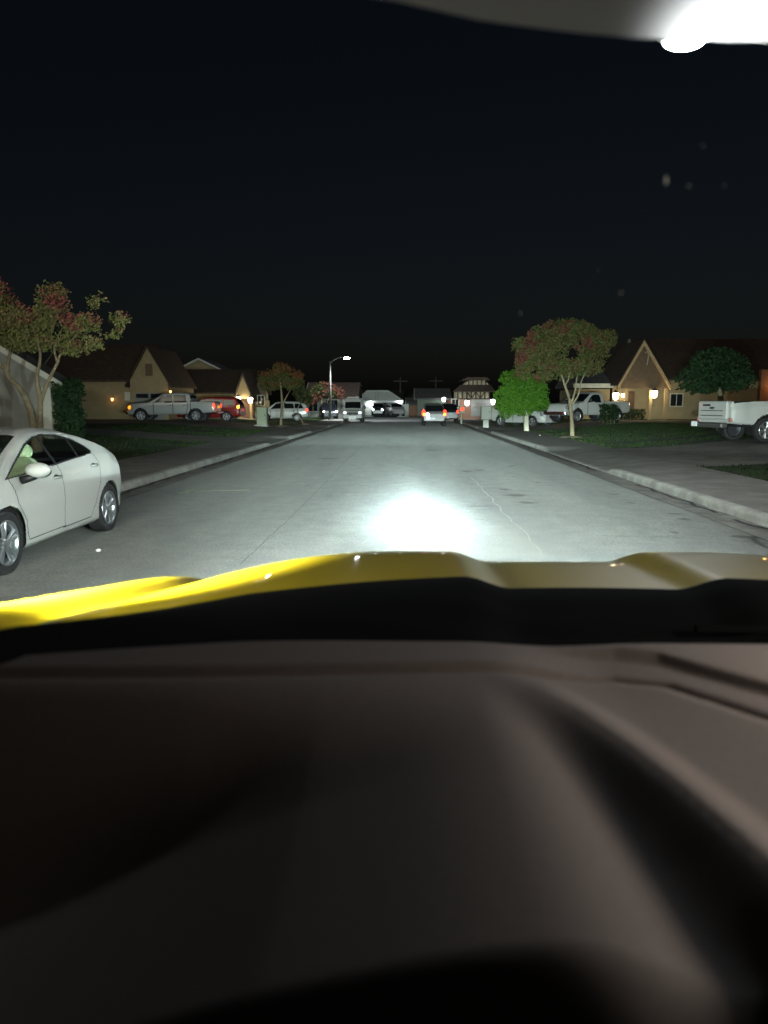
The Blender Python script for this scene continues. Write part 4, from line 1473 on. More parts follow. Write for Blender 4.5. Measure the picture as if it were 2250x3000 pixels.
# end of the street: white house with garage
Yh = 108.0
def lx(px):
    return at(px, 1200, Yh).x
def lz(py):
    return at(1125, py, Yh).z
gx0, gx1 = lx(1062), lx(1180)
h5 = empty("white_house", (0, Yh, 0.15), 0, "white house with hipped roof and dark double garage at the street end", "house", "houses along the street")
e0, rx0, rx1, e1 = lx(1040), lx(1073), lx(1137), lx(1182)
zc = -0.15
wb = MB()
wb.box(lx(1068), lx(1093), 0, 8, -0.5, lz(1176) + zc)
wb.box(lx(1164), lx(1180), 0, 8, -0.5, lz(1176) + zc)
wb.box(lx(1093), lx(1164), 0.02, 8, lz(1179) + zc, lz(1176) + zc)
wb.build("wall", W_white, h5)
rf = MB()
za, zb_ = lz(1175) + zc, lz(1145) + zc
rf.add([(e0, -0.5, za), (e1, -0.5, za), (e1, 8.5, za), (e0, 8.5, za), (rx0, 2.5, zb_), (rx1, 2.5, zb_), (rx1, 5, zb_), (rx0, 5, zb_)],
       [(0, 1, 5, 4), (1, 2, 6, 5), (2, 3, 7, 6), (3, 0, 4, 7), (4, 5, 6, 7), (3, 2, 1, 0)])
rf.build("roof", R_pale, h5)
fa = MB()
fa.box(e0, e1, -0.56, -0.505, za - 0.22, za + 0.06)
def on_roof(x, t):
    return (x, -0.5 + 3.0 * t - 0.04, za + (zb_ - za) * t + 0.05)
for xx in (lx(1100), lx(1108)):
    fa.tube([on_roof(xx, 0.05), on_roof(xx, 0.95)], 0.06, 5)
fa.tube([(e0, -0.5, za + .05), (rx0, 2.5, zb_ + .05), (rx1, 2.5, zb_ + .05), (e1, -0.5, za + .05)], 0.07, 5)
fa.build("fascia", W_white, h5)
MB().box(lx(1093) + 0.004, lx(1164) - 0.004, 0.5, 0.6, -0.3, lz(1179) + zc - 0.004).build("garage_door", D_dark, h5)
for px, py in ((1086, 1181), (1170, 1178)):
    q = at(px, py, Yh - 0.2)
    coach_lamp(h5, (q.x, -0.34, q.z + zc), 0.22, E_lampw, 60, (0.9, 0.97, 1.0))
part_box(h5, "side_wall", W_white, lx(1168), lx(1197), -1.5, -1.3, -0.3, lz(1184) + zc)
# dark house behind with a pale chimney
h6 = gable_house("dark_house", "unlit dark house behind the white van with a pale chimney", (lx(985), Yh + 14, 0.1), 0, 9, 9, 2.3, 1.5, W_grey, mat("black_shingle", (0.02, 0.02, 0.021), 0.95), 'x', 0.4)
ch = at(1050, 1127, Yh + 18)
ch_ = MB()
cxx, czz = ch.x - lx(985), ch.z - 0.1
ch_.box(cxx - 0.2, cxx + 0.2, 4.3, 4.7, 3.3, czz - 0.25)
ch_.box(cxx - 0.48, cxx + 0.48, 4.02, 4.98, czz - 0.25, czz - 0.02, bev=0.05)
ch_.box(cxx - 0.22, cxx + 0.22, 4.2, 4.8, czz - 0.02, czz + 0.26, bev=0.05)
ch_.build("chimney", mat("pale_chimney", (0.80, 0.78, 0.64), 0.9), h6)
# brick garage right of it and roofs
h7 = gable_house("brick_house", "low brick house to the right of the white garage", (lx(1195), Yh - 1, 0.1), 0, 2.6, 7, lz(1188), 0.9, W_brick, R_grey, 'x', 0.3)
h8 = gable_house("green_house", "dim greenish house with pale eave behind the silver hatchback", (lx(1222), Yh - 3, 0.1), 0, 4.2, 8, lz(1170), 1.3, mat("green_stucco", (0.16, 0.20, 0.16), .95, var=.2, scale=2), R_grey, 'x', 0.4)
q = at(1300, 1170, Yh - 4)
coach_lamp(h8, (q.x - lx(1222), -1.0, q.z - 0.1), 0.24, E_lampw, 45, (1, 0.97, 0.9))

# right: half timbered house
Yh = 84.0
def lx(px, Y=84.0):
    return at(px, 1200, Y).x
def lz(py, Y=84.0):
    return at(1125, py, Y).z
zf = 0.4
h9 = empty("timbered_house", (0, Yh, zf), 0, "half timbered house with two bright lamps left of the clipped tree", "house", "houses along the street")
cream = mat("cream_plaster", (0.34, 0.30, 0.20), 0.95, var=0.2, scale=2)
timb = mat("dark_timber", (0.035, 0.025, 0.018), 0.9)
wb = MB()
wb.box(lx(1318), lx(1468), 0, 8, -0.5, lz(1170) - zf)
wb.build("wall", W_brick, h9)
up = MB()
up.box(lx(1340), lx(1432), -0.3, 6, lz(1168) - zf, lz(1147) - zf)
up.prism([(lx(1362), lz(1126) - zf), (lx(1436), lz(1126) - zf), (lx(1424), lz(1112) - zf), (lx(1378), lz(1112) - zf)], 1.8, 6, 'y')
up.build("plaster_gable", cream, h9)
za, zb_ = lz(1168) - zf, lz(1147) - zf


def beam_box(*a_):
    MB().box(*a_).build("timber_beam", timb, h9)


def beam_bar(pa_, pb_, r_):
    MB().tube([pa_, pb_], r_, 4).build("timber_beam", timb, h9)


xl = [lx(1340) + (lx(1432) - lx(1340)) * i / 7 for i in range(8)]
for x in xl:
    beam_box(x - 0.07, x + 0.07, -0.36, -0.304, za, zb_)
for i in (2, 4):
    beam_bar((xl[i], -0.335, zb_), (xl[i + 1], -0.335, za), 0.055)
for i in (3, 5):
    beam_bar((xl[i], -0.335, za), (xl[i + 1], -0.335, zb_), 0.055)
for i in range(5):
    x = lx(1376) + (lx(1426) - lx(1376)) * i / 4
    beam_box(x - 0.05, x + 0.05, 1.74, 1.796, lz(1126) - zf, lz(1113) - zf)
beam_box(lx(1338), lx(1434), -0.38, -0.362, zb_ - 0.05, zb_ + 0.08)
beam_box(lx(1338), lx(1434), -0.38, -0.362, za - 0.08, za + 0.05)
rf = MB()
rf.add([(lx(1325), -0.7, lz(1149) - zf), (lx(1450), -0.7, lz(1149) - zf), (lx(1440), 1.7, lz(1128) - zf), (lx(1352), 1.7, lz(1128) - zf),
        (lx(1325), -0.7, lz(1147) - zf), (lx(1450), -0.7, lz(1147) - zf), (lx(1440), 1.7, lz(1126) - zf), (lx(1352), 1.7, lz(1126) - zf)],
       [(0, 3, 2, 1), (4, 5, 6, 7), (0, 1, 5, 4), (1, 2, 6, 5), (2, 3, 7, 6), (3, 0, 4, 7)])
rf.prism([(lx(1355), lz(1113) - zf), (lx(1440), lz(1113) - zf), (lx(1428), lz(1104) - zf), (lx(1372), lz(1104) - zf)], 1.5, 7, 'y')
rf.build("roof", R_brown, h9)
for px, py in ((1368, 1180), (1444, 1177)):
    q = at(px, py, Yh - 0.6)
    coach_lamp(h9, (q.x, -0.75, q.z - zf), 0.24, E_lampw, 45, (1, 0.93, 0.8))
garage(h9, lx(1380), lx(1440), 1.9, 0.0, m=D_garage, panes=False)
window(h9, lx(1322), lx(1345), 0.9, 1.9)

# right: gabled porch house with warm lamps
Yh = 58.0
def lx(px, Y=58.0):
    return at(px, 1200, Y).x
def lz(py, Y=58.0):
    return at(1125, py, Y).z
zf = terr(18, Yh)
xw0 = lx(1930)
h10 = gable_house("porch_house", "tan house with steep front gable porch and two warm lamps", (xw0 - 0.6, Yh, zf), 0, lx(2420) - xw0, 10, lz(1108) - zf, lz(1000, Yh + 5) - lz(1108), W_tan, R_brown, 'x', 0.35)
ox = xw0 - 0.6
gxa, gxb, gxc = lx(1796) - ox, lx(1852) - ox, lx(1922) - ox
zt_, ze = lz(1015) - zf, lz(1122) - zf
gm = MB()
gm.prism([(gxa, ze), (gxc, ze), (gxb, zt_ - 0.2)], -2.0, -1.85, 'y')
gm.box(gxa, gxc, -2.0, -1.85, lz(1140) - zf, ze - 0.003)
gm.build("porch_gable", mat("brown_siding", (0.15, 0.105, 0.065), 0.9, var=0.2, scale=4), h10)
fa = MB()
for s, xa in ((-1, gxa - 0.30), (1, gxc + 0.25)):
    poly = [(xa, ze - 0.55), (gxb, zt_ - 0.12), (gxb, zt_ + 0.22), (xa, ze - 0.25)]
    fa.prism(poly if s < 0 else list(reversed(poly)), -2.25, -2.02, 'y')
fa.build("fascia", mat("tan_fascia", (0.50, 0.36, 0.20), 0.85), h10)
rf = MB()
for s, xa in ((-1, gxa - 0.30), (1, gxc + 0.25)):
    poly = [(xa, ze - 0.23), (gxb, zt_ + 0.24), (gxb, zt_ + 0.36), (xa, ze - 0.11)]
    rf.prism(poly if s < 0 else list(reversed(poly)), -2.2, 4.5, 'y')
rf.build("porch_roof", R_brown, h10)
st = MB()
st.tube([(lx(1864) - ox, -2.06, lz(1075) - zf), (lx(1868) - ox, -2.06, lz(1045) - zf), (lx(1862) - ox, -2.06, lz(1036) - zf), (lx(1858) - ox, -2.06, lz(1041) - zf)], 0.035, 6)
st.build("gable_ornament", mat("pale_metal", (0.45, 0.42, 0.33), 0.6), h10)
for px in (1812, 1880, 1924):
    q = lx(px) - ox
    part_box(h10, "porch_post", W_tan, q - 0.11, q + 0.11, -1.98, -1.76, -0.3, lz(1140) - zf - 0.004)
part_box(h10, "porch_wall", W_tan, gxa + 0.1, gxc - 0.05, 0.7, 0.9, -0.3, ze - 0.2)
part_box(h10, "front_door", mat("brown_door", (0.11, 0.06, 0.035), 0.7), lx(1835) - ox, lx(1865) - ox, 0.64, 0.697, -0.1, 2.05)
for px, py, yy_ in ((1804, 1160, -2.25), (1917, 1154, -2.25), (1826, 1158, 0.30)):  # third, inner one is added in place of a lamp's reflection
    q = at(px, py, Yh + yy_)
    coach_lamp(h10, (q.x - ox, yy_, q.z - zf), 0.22 if yy_ < 0 else 0.12, E_lamp, 24 if yy_ < 0 else 9, (1, 0.66, 0.32))
# garage wing behind the white pickup
gw0, gw1 = lx(1690) - ox, lx(1790) - ox
part_box(h10, "garage_wing", W_tan, gw0, gw1, 0.5, 6.5, -0.4, lz(1140) - zf)
rf = MB()
rf.prism([(0.0, lz(1135) - zf), (7.0, lz(1135) - zf), (7.0, lz(1128) - zf), (3.5, lz(1085, Yh + 3) - zf), (0.0, lz(1128) - zf)], gw0 - 0.3, gw1 + 0.1, 'x')
rf.build("garage_roof", R_grey, h10)
part_box(h10, "fascia_board", W_trim, gw0 - 0.3, gw1 + 0.1, -0.06, -0.004, lz(1137) - zf, lz(1124) - zf)
# wall with warm light at right and the brick corner
q0, q1 = lx(2040) - ox, lx(2250) - ox
part_box(h10, "chimney_stack", W_brick, lx(2215) - ox, lx(2240) - ox, -0.5, -0.02, -0.3, lz(1085) - zf)
q = at(2190, 1120, Yh - 1.2)
coach_lamp(h10, (lx(2262) - ox, -0.6, lz(1130) - zf), 0.14, E_bulb, 45, (1, 0.45, 0.10))
window(h10, lx(1960) - ox, lx(2000) - ox, 0.9, 1.9)
for px, lab in ((1830, "low shrub at the foot of the porch posts"), (1785, "dark shrub hiding the bed of the white pickup by the porch"), (2150, "low shrub under the warm lit wall")):
    q = lx(px)
    if px == 1785:
        q = at(px, 1200, 47.6).x
        hedge("shrub", lab, q - 0.55, q + 0.55, 47.2, 48.0, terr(q, 47), terr(q, 47) + 1.15, 900, "shrub")
    else:
        hedge("shrub", lab, q - 0.9, q + 0.7, Yh - 2.9, Yh - 2.1, terr(q, Yh), terr(q, Yh) + 0.75, 700, "shrub")


# ------------------------------------------------------------------ street furniture
M_lampm = mat("galvanised_steel", (0.085, 0.085, 0.075), 0.7, metal=0.2, var=0.1, scale=5)
E_street = emit("lit_street_lamp", (0.88, 0.93, 1.0), 160.0)


def street_lamp(label, base, h, arm, head_m, r=0.09, scale=1.0, group="street lamps", tilt=0.0):
    """arm: signed reach along x"""
    root = empty("street_lamp", base, 0, label, "street lamp", group)
    p_ = MB()
    p_.tube([(0, 0, -0.2), (0, 0, h * 0.5), (0, 0, h)], [r, r * 0.85, r * 0.65], 12)
    p_.lathe([(r * 1.9, 0.0), (r * 1.9, 0.06), (r * 1.1, 0.12)], 12, 'z')
    p_.build("pole", M_lampm, root, True)
    a = MB()
    s = 1 if arm > 0 else -1
    pts = [(0, 0, h - 0.15)]
    for k in range(1, 7):
        t = k / 6
        pts.append((arm * t, 0, h - 0.15 + 0.55 * math.sin(t * math.pi / 2)))
    a.tube(pts, [r * .5] * 6 + [r * .42], 8)
    ao = a.build("arm", M_lampm, root, True)
    hd = MB()
    ex, ez = arm, h + 0.40
    hd.ball((ex + s * 0.30 * scale, 0, ez), (0.38 * scale, 0.16 * scale, 0.085 * scale), 12)
    hd.build("lamp_head", M_lampm, root, True)
    ln = MB()
    ln.ball((ex + s * 0.34 * scale, 0, ez - 0.055 * scale), (0.26 * scale, 0.15 * scale, 0.10 * scale), 12)
    ln.build("lamp_lens", head_m, root, True)
    return root, Vector((base[0] + ex + s * 0.34 * scale, base[1], base[2] + ez - 0.2 * scale))


# far lamp on the left pavement, Y = 77
bx = at(968, 1230, 77)
top_z = at(966, 1058, 77).z
hx_ = at(1013, 1044, 77)
far_root, far_pos = street_lamp("far street lamp on a tall steel post left of the road", (bx.x, 77, 0.15), top_z - 0.15, hx_.x - bx.x - 0.34, E_street, r=0.14, scale=1.25)
# near lamp over the right kerb, its post outside the picture
q = at(2040, 108, 14.0)
near_root, near_pos = street_lamp("near street lamp blazing through the top of the windscreen", (q.x + 2.7, 14.0, 0.15), q.z - 0.15 - 0.40, -2.45, E_street, r=0.10, scale=1.35)


def add_light(name, kind, loc, energy, color, size=0.2, aim=None, spot=None, blend=0.5):
    l = bpy.data.lights.new(name, kind)
    l.energy = energy
    l.color = color
    if kind == 'SPOT':
        l.spot_size = R(spot)
        l.spot_blend = blend
        l.shadow_soft_size = size
    elif kind == 'POINT':
        l.shadow_soft_size = size
    o = bpy.data.objects.new(name, l)
    col.objects.link(o)
    o.location = loc
    if aim is not None:
        o.rotation_euler = (Vector(aim) - Vector(loc)).to_track_quat('-Z', 'Y').to_euler()
    return o


add_light("near_street_light", 'SPOT', near_pos + Vector((0, -0.1, -0.1)), 750, (0.90, 0.95, 1.0), 0.25, near_pos + Vector((-0.8, -1.0, -5)), 165, 0.6)
add_light("far_street_light", 'SPOT', far_pos + Vector((0, 0, -0.1)), 6000, (0.88, 0.94, 1.0), 0.25, far_pos + Vector((0.6, 4.5, -5)), 160, 0.5)


def cabinet(label, px, py0, py1, w, d, Y, zb_, legs, m, group="utility boxes"):
    c_ = at(px, py0, Y)
    root = empty("utility_cabinet", (c_.x, Y, zb_), 0, label, "utility box", group)
    h = c_.z - zb_
    if legs:
        MB().box(-w * 0.28, w * 0.28, -d * .3, d * .3, -0.05, h * 0.36, bev=0.02).build("pedestal", m, root)
        z0 = h * 0.36
    else:
        MB().box(-w * 0.75, w * 0.55, -d * .7, d * .7, -0.1, 0.09, bev=0.02).build("pad", M_kerb, root)
        z0 = 0.09
    b = MB().box(-w / 2, w / 2, -d / 2, d / 2, z0 + 0.002, h, bev=0.03)
    bo = b.build("box", m, root)
    dr = MB()
    dr.box(-w / 2 + 0.06, w / 2 - 0.06, -d / 2 - 0.018, -d / 2 - 0.002, z0 + 0.08, h - 0.08, bev=0.006)
    dro = dr.build("door", m, root)
    MB().box(w / 2 - 0.14, w / 2 - 0.10, -d / 2 - 0.04, -d / 2 - 0.019, z0 + (h - z0) * .5, z0 + (h - z0) * .62).build("handle", M_blackp, dro)
    return root


M_cab = mat("pale_green_metal", (0.27, 0.31, 0.21), 0.6, var=0.06, scale=4)
cabinet("pale green cabinet on a pad beside the small orange tree", 768, 1193, 1240, 0.72, 0.6, 54, terr(-10, 54) + 0.0, False, M_cab)
cabinet("pale mailbox cabinet on a narrow pedestal left of the clipped tree", 1424, 1190, 1250, 0.70, 0.5, 54, 0.15, True, mat("pale_grey_metal", (0.30, 0.315, 0.27), 0.6))
mb_ = at(1352, 1198, 64)
rt = empty("mailbox", (mb_.x, 64, 0.15), 0, "small greenish post box with a red reflector at the right kerb", "mailbox")
MB().box(-0.06, 0.06, -0.06, 0.06, -0.05, mb_.z - 0.15 - 0.36).build("post", M_cab, rt)
bx_ = MB()
pr = [(-0.24, -0.55), (0.24, -0.55), (0.24, -0.15)] + [(0.24 * math.cos(t), -0.15 + 0.2 * math.sin(t)) for t in [math.pi * k / 8 for k in range(1, 8)]] + [(-0.24, -0.15)]
bx_.prism([(u, w_ + mb_.z - 0.15 + 0.20) for u, w_ in pr], -0.3, 0.3, 'y')
bx_.build("box", M_cab, rt)
MB().lathe([(0.001, -0.335), (0.13, -0.33), (0.15, -0.305)], 14, 'y', (0.04, 0, mb_.z - 0.15 - 0.02)).build("reflector", E_tail, rt)  # emission imitates headlight bounced back by the reflector

# utility poles far off
for px, py, Y, lab in ((1173, 1105, 125, "thin dark utility pole right of the white house roof"), (1277, 1105, 130, "thin dark utility pole above the silver hatchback")):
    q = at(px, py, Y)
    rt = empty("utility_pole", (q.x, Y, 0), 0, lab, "utility pole", "utility poles")
    MB().tube([(0, 0, -0.2), (0, 0, q.z)], [0.16, 0.10], 8).build("pole", mat("pole_wood", (0.09, 0.075, 0.06), 0.95), rt)
    MB().box(-1.1, 1.1, -0.06, 0.06, q.z - 0.7, q.z - 0.55).build("crossarm", MATS["pole_wood"], rt)
# far trees between the far roofs
for px, py, Y, lab, sc_ in ((1240, 1150, 125, "dark far tree left of the timbered house", 1.6), (1010, 1165, 118, "dark far tree behind the white van", 1.5), (660, 1100, 100, "dark far tree above the brown roof", 1.8)):
    q = at(px, py, Y)
    tree("far_tree", lab, Vector((q.x, Y, 0.1)), [([(0, 0, 0), (0.1, 0, q.z * .5), (0, 0, q.z * .9)], 0.18, 0.05)],
         [((0, 0, q.z * .85), (sc_ * 1.3, sc_, sc_ * .8)), ((sc_, 0, q.z * .75), (sc_ * .9, sc_, sc_ * .6)), ((-sc_, 0, q.z * .72), (sc_, sc_, sc_ * .6))], 1300, 0.2, [L_dark, L_dark2])

# litter on the road
for i, (px, py, lab) in enumerate(((289, 1613, "white crumpled scrap on the asphalt beside the sedan"), (1582, 1275, "small pale stone in the right lawn"))):
    q = at_z(px, py, 0.03 if i == 0 else 0.2)
    rt = MB()
    rt.ball((0, 0, 0), (0.030 + 0.01 * i, 0.03, 0.022), 5)
    for k in range(len(rt.v)):
        v = Vector(rt.v[k])
        rt.v[k] = tuple(v * (1 + 0.5 * noise.noise((v.x * 60, v.y * 60, v.z * 60 + i))))
    tag(rt.build("paper_scrap" if i == 0 else "stone", mat("scrap_white", (0.75, 0.75, 0.72), 0.8), loc=(q.x, q.y, q.z)), lab, "litter" if i == 0 else "stone")


# ------------------------------------------------------------------ our own truck: bonnet, cowl, dashboard, windscreen
truck = empty("yellow_truck", (0.40, 1.6, 0), 0, "yellow truck whose bonnet and dashboard fill the foreground", "truck")
TO = Vector((0.40, 1.6, 0))
M_yellow = mat("yellow_paint", (0.72, 0.56, 0.012), 0.42, coat=0.45, spec=0.3)
M_dash = mat("dash_vinyl", (0.17, 0.145, 0.13), 0.75, var=0.10, scale=160, bump=0.35, spec=0.3, bdist=0.002)
M_cowl = mat("cowl_plastic", (0.004, 0.0045, 0.005), 0.95, spec=0.08)
XC = 0.42          # truck centre line


def hood_rear(x):
    u = abs(x - XC)
    return 1.64 - 0.42 * u * u - 1.2 * max(0.0, u - 0.72) ** 1.2


def hood_z(x, y):
    u = abs(x - XC)
    mid = 1.313 - 0.055 * (y - 1.6) + 0.030 * smoothstep((u - 0.18) / 0.11)
    side = 1.388 - 0.17 * (y - 1.14)
    s = max(0.0, (u - 0.40) / 0.60) ** 2.2
    z = mid + (side - mid) * s
    z -= 0.012 * smoothstep((u - 0.97) / 0.05)    # rolled edge at the shut line
    if y > 2.0:                                   # nose drops away
        z -= 0.42 * (y - 2.0) ** 2.2 * (1 - min(1, s)) + 0.16 * (y - 2.0) ** 2.4 * min(1, s)
    return z


def sheet(name, x0, x1, nx, yf0, yf1, ny, zf, m, close_depth=0.02):
    g = MB()
    for j in range(ny + 1):
        for i in range(nx + 1):
            x = x0 + (x1 - x0) * i / nx
            y = yf0(x) + (yf1(x) - yf0(x)) * j / ny
            g.v.append((x - TO.x, y - TO.y, zf(x, y)))
    for j in range(ny):
        for i in range(nx):
            a = j * (nx + 1) + i
            g.f.append((a, a + 1, a + nx + 2, a + nx + 1))
            g.m.append(0)
    # turned-down rim so that the panel has thickness
    n0 = len(g.v)
    rim = [i for i in range(nx + 1)] + [j * (nx + 1) + nx for j in range(1, ny + 1)] + [ny * (nx + 1) + i for i in range(nx - 1, -1, -1)] + [j * (nx + 1) for j in range(ny - 1, 0, -1)]
    for r_ in rim:
        x, y, z = g.v[r_]
        g.v.append((x, y, z - close_depth))
    k = len(rim)
    for i in range(k):
        g.f.append((rim[i], n0 + i, n0 + (i + 1) % k, rim[(i + 1) % k]))
        g.m.append(0)
    return g.build(name, m, truck, True)


HE = 1.02   # half width of the bonnet at its shut line
sheet("hood", XC - HE, XC + HE, 140, hood_rear, lambda x: 3.1, 90, hood_z, M_yellow, 0.005)


def fender_z(x, y):
    u = abs(x - XC)
    e = (u - HE) / 0.18
    z = 1.388 - 0.17 * (y - 1.14) - 0.16 * max(0.0, y - 2.0) ** 2.4
    z += 0.030 * smoothstep(e / 0.40) - 0.018
    z -= 0.26 * max(0.0, e - 0.55) ** 2
    return z


for s in (-1, 1):
    a, b = sorted((XC + s * (HE + 0.006), XC + s * (HE + 0.23)))
    sheet("fender", a, b, 24, lambda x: 1.02, lambda x: 3.1, 80, fender_z, M_yellow, 0.25)

# cowl between bonnet and glass
def cowl_z(x, y):
    d = hood_rear(x) - y                      # distance behind the bonnet's edge
    z = hood_z(x, hood_rear(x) + max(0.0, -d)) + 0.005
    return z - 0.065 * smoothstep((d - 0.0) / 0.30) + 0.0008 * math.sin(y * 60) * smoothstep(d / 0.1)


sheet("cowl", XC - 1.03, XC + 1.03, 110, lambda x: max(hood_rear(x) - 0.62, min(1.06, hood_rear(x) - 0.1)), lambda x: hood_rear(x) + 0.055, 40, cowl_z, M_cowl, 0.004)
# wiper lying on the cowl
wp_ = MB()
wp_.tube([(0.55 - TO.x, 1.42 - TO.y, 1.30), (0.95 - TO.x, 1.44 - TO.y, 1.295), (1.25 - TO.x, 1.38 - TO.y, 1.30)], 0.008, 6)
wp_.build("wiper", M_cowl, truck)


def plan(px, py, z=1.375):
    p_ = at_z(px, py, z)
    return (p_.x, p_.y)


RIDGE = [plan(*p_) for p_ in ((1430, 1985), (1560, 2020), (1700, 2095), (1850, 2200), (2000, 2320), (2150, 2450), (2300, 2590), (2600, 2850))]
GROOVE = [plan(*p_) for p_ in ((-500, 1985), (600, 1978), (1125, 1968), (1600, 1960), (1800, 1962), (1950, 1985), (2100, 2035), (2300, 2105), (2600, 2210))]
GROOVE_T = [plan(*p_) for p_ in ((1560, 1893), (1800, 1905), (1930, 1925), (2080, 1970), (2300, 2035), (2600, 2130))]


def line_y(line, x):
    """y of a polyline (monotone in x) at x"""
    if x <= line[0][0]:
        return line[0][1]
    for (xa, ya), (xb, yb) in zip(line, line[1:]):
        if xa <= x <= xb:
            return ya + (yb - ya) * (x - xa) / (xb - xa)
    return line[-1][1]


def dist_line(x, y, line):
    best, sgn = 1e9, 1
    for (xa, ya), (xb, yb) in zip(line, line[1:]):
        vx, vy = xb - xa, yb - ya
        t = max(0, min(1, ((x - xa) * vx + (y - ya) * vy) / (vx * vx + vy * vy)))
        d = math.hypot(x - xa - t * vx, y - ya - t * vy)
        if d < best:
            best = d
            sgn = 1 if vx * (y - ya) - vy * (x - xa) > 0 else -1
    return best, sgn


def dash_z(x, y):
    z = 1.375
    # front band and groove
    gd, gs = dist_line(x, y, GROOVE)
    if gs > 0:            # in front of the groove: raised strip
        z += 0.007 * smoothstep(gd / 0.022)
        td = y - line_y(GROOVE_T, x)
        if x > GROOVE_T[0][0] - 0.05:
            f = smoothstep((x - GROOVE_T[0][0] + 0.05) / 0.15)
            z -= 0.011 * f * (1 - smoothstep((td + 0.016) / 0.034))
    z -= 0.003 * math.exp(-(gd / 0.010) ** 2)
    # ridge with hollow on its near-left side
    rd, rs = dist_line(x, y, RIDGE)
    fade = smoothstep((x - RIDGE[0][0] + 0.02) / 0.20)
    if rs > 0:
        z += fade * (0.006 - 0.024 * smoothstep(rd / 0.07) + 0.018 * smoothstep((rd - 0.07) / 0.22))
    else:
        z += fade * (0.004 - 0.055 * smoothstep(rd / 0.075) + 0.040 * smoothstep((rd - 0.075) / 0.16))
    # the hump over the instruments falls away to the left and to the driver
    if gs < 0:
        xl = 0.15
        dl = max(0.0, xl - x)
        z -= 0.09 * (1 - math.exp(-(dl / 0.27) ** 2)) * smoothstep(gd / 0.25)
        z -= 0.045 * (1 - math.exp(-(max(0.0, -0.06 - x) / 0.28) ** 2)) * smoothstep(gd / 0.3)
        z -= 0.05 * max(0.0, -x - 0.1) * smoothstep(gd / 0.2)
    ed = 0.41 - 0.05 * x
    if y < ed + 0.06:
        z -= 3.2 * (ed + 0.06 - y) ** 1.6
    # front lip by the glass
    if y > 1.06:
        z -= 1.2 * (y - 1.06) ** 1.5
    return z


sheet("dashboard", XC - 1.07, XC + 0.62, 400, lambda x: 0.30, lambda x: 1.13 - 0.10 * ((x - XC) / 0.8) ** 2, 260, dash_z, M_dash, 0.05)
# windscreen pane, its shaded strip, and the roof edge
wb0, wt0 = (1.16, 1.33), (0.70, 2.20)


def ws_pt(x, t):
    bow = 0.10 * ((x - XC) / 1.06) ** 2
    return (x - TO.x, wb0[0] + (wt0[0] - wb0[0]) * t - bow - TO.y, wb0[1] + (wt0[1] - wb0[1]) * t)


def ws_patch(name, x0, x1, nx, t0f, t1f, nt2, m):
    g = MB()
    for j in range(nt2 + 1):
        for i in range(nx + 1):
            x = x0 + (x1 - x0) * i / nx
            t = t0f(x) + (t1f(x) - t0f(x)) * j / nt2
            g.v.append(ws_pt(x, t))
    for j in range(nt2):
        for i in range(nx):
            a = j * (nx + 1) + i
            g.f.append((a, a + 1, a + nx + 2, a + nx + 1))
            g.m.append(0)
    return g.build(name, m, truck, True)


m_clear = bpy.data.materials.new("clear_glass")
m_clear.use_nodes = True
nt = m_clear.node_tree
nt.nodes.remove(nt.nodes["Principled BSDF"])
t = nt.nodes.new("ShaderNodeBsdfTransparent")
t.inputs[0].default_value = (0.97, 0.98, 0.97, 1)
nt.links.new(t.outputs[0], nt.nodes["Material Output"].inputs["Surface"])


def ws_t(px, py, x0=0.0):
    """height fraction on the glass of the pixel's ray"""
    d = ray(px, py)
    lo, hi = 0.1, 3.0
    for _ in range(50):
        s = (lo + hi) / 2
        p_ = Vector((0, 0, H)) + d * s
        tt = (p_.z - wb0[1]) / (wt0[1] - wb0[1])
        yw = wb0[0] + (wt0[0] - wb0[0]) * tt - 0.10 * ((p_.x - XC) / 1.06) ** 2
        if p_.y > yw:
            hi = s
        else:
            lo = s
    return p_.x, tt


STRIP = [ws_t(*p_) for p_ in ((700, -60), (1150, 0), (1400, 58), (1640, 90), (1850, 110), (2060, 118), (2300, 120), (2700, 105))]


def strip_t(x):
    return line_y(STRIP, x)


t_top = max(s[1] for s in STRIP) + 0.12
ws_patch("windscreen", XC - 1.06, XC + 1.06, 40, lambda x: 0.0, lambda x: strip_t(x) - 0.002, 20, m_clear)
m_strip = bpy.data.materials.new("shaded_strip_glass")
m_strip.use_nodes = True
nt = m_strip.node_tree
nt.nodes.remove(nt.nodes["Principled BSDF"])
rfm = nt.nodes.new("ShaderNodeBsdfRefraction")
rfm.inputs["Color"].default_value = (0.5, 0.5, 0.47, 1)
rfm.inputs["Roughness"].default_value = 0.62
rfm.inputs["IOR"].default_value = 1.15
trl = nt.nodes.new("ShaderNodeBsdfTranslucent")
trl.inputs["Color"].default_value = (0.35, 0.33, 0.30, 1)
mxs = nt.nodes.new("ShaderNodeMixShader")
mxs.inputs[0].default_value = 0.75
nt.links.new(rfm.outputs[0], mxs.inputs[1])
nt.links.new(trl.outputs[0], mxs.inputs[2])
nt.links.new(mxs.outputs[0], nt.nodes["Material Output"].inputs["Surface"])
ws_patch("sun_strip", XC - 1.06, XC + 1.06, 60, strip_t, lambda x: t_top, 8, m_strip)
rfm_ = MB()
rx = XC - TO.x
zt2 = ws_pt(XC, t_top)
rfm_.box(rx - 1.17, rx + 1.17, -1.6 - 1.2, zt2[1], zt2[2] + 0.02, zt2[2] + 0.09, bev=0.03)
M_lining = mat("dark_headlining", (0.02, 0.02, 0.02), 0.95)
rfm_.build("roof", M_lining, truck)
cb = MB()
cb.box(rx - 1.17, rx + 1.17, -1.6 - 1.25, -1.6 - 1.2, 0.6, zt2[2] + 0.05)
cb.build("cab_back", M_lining, truck)
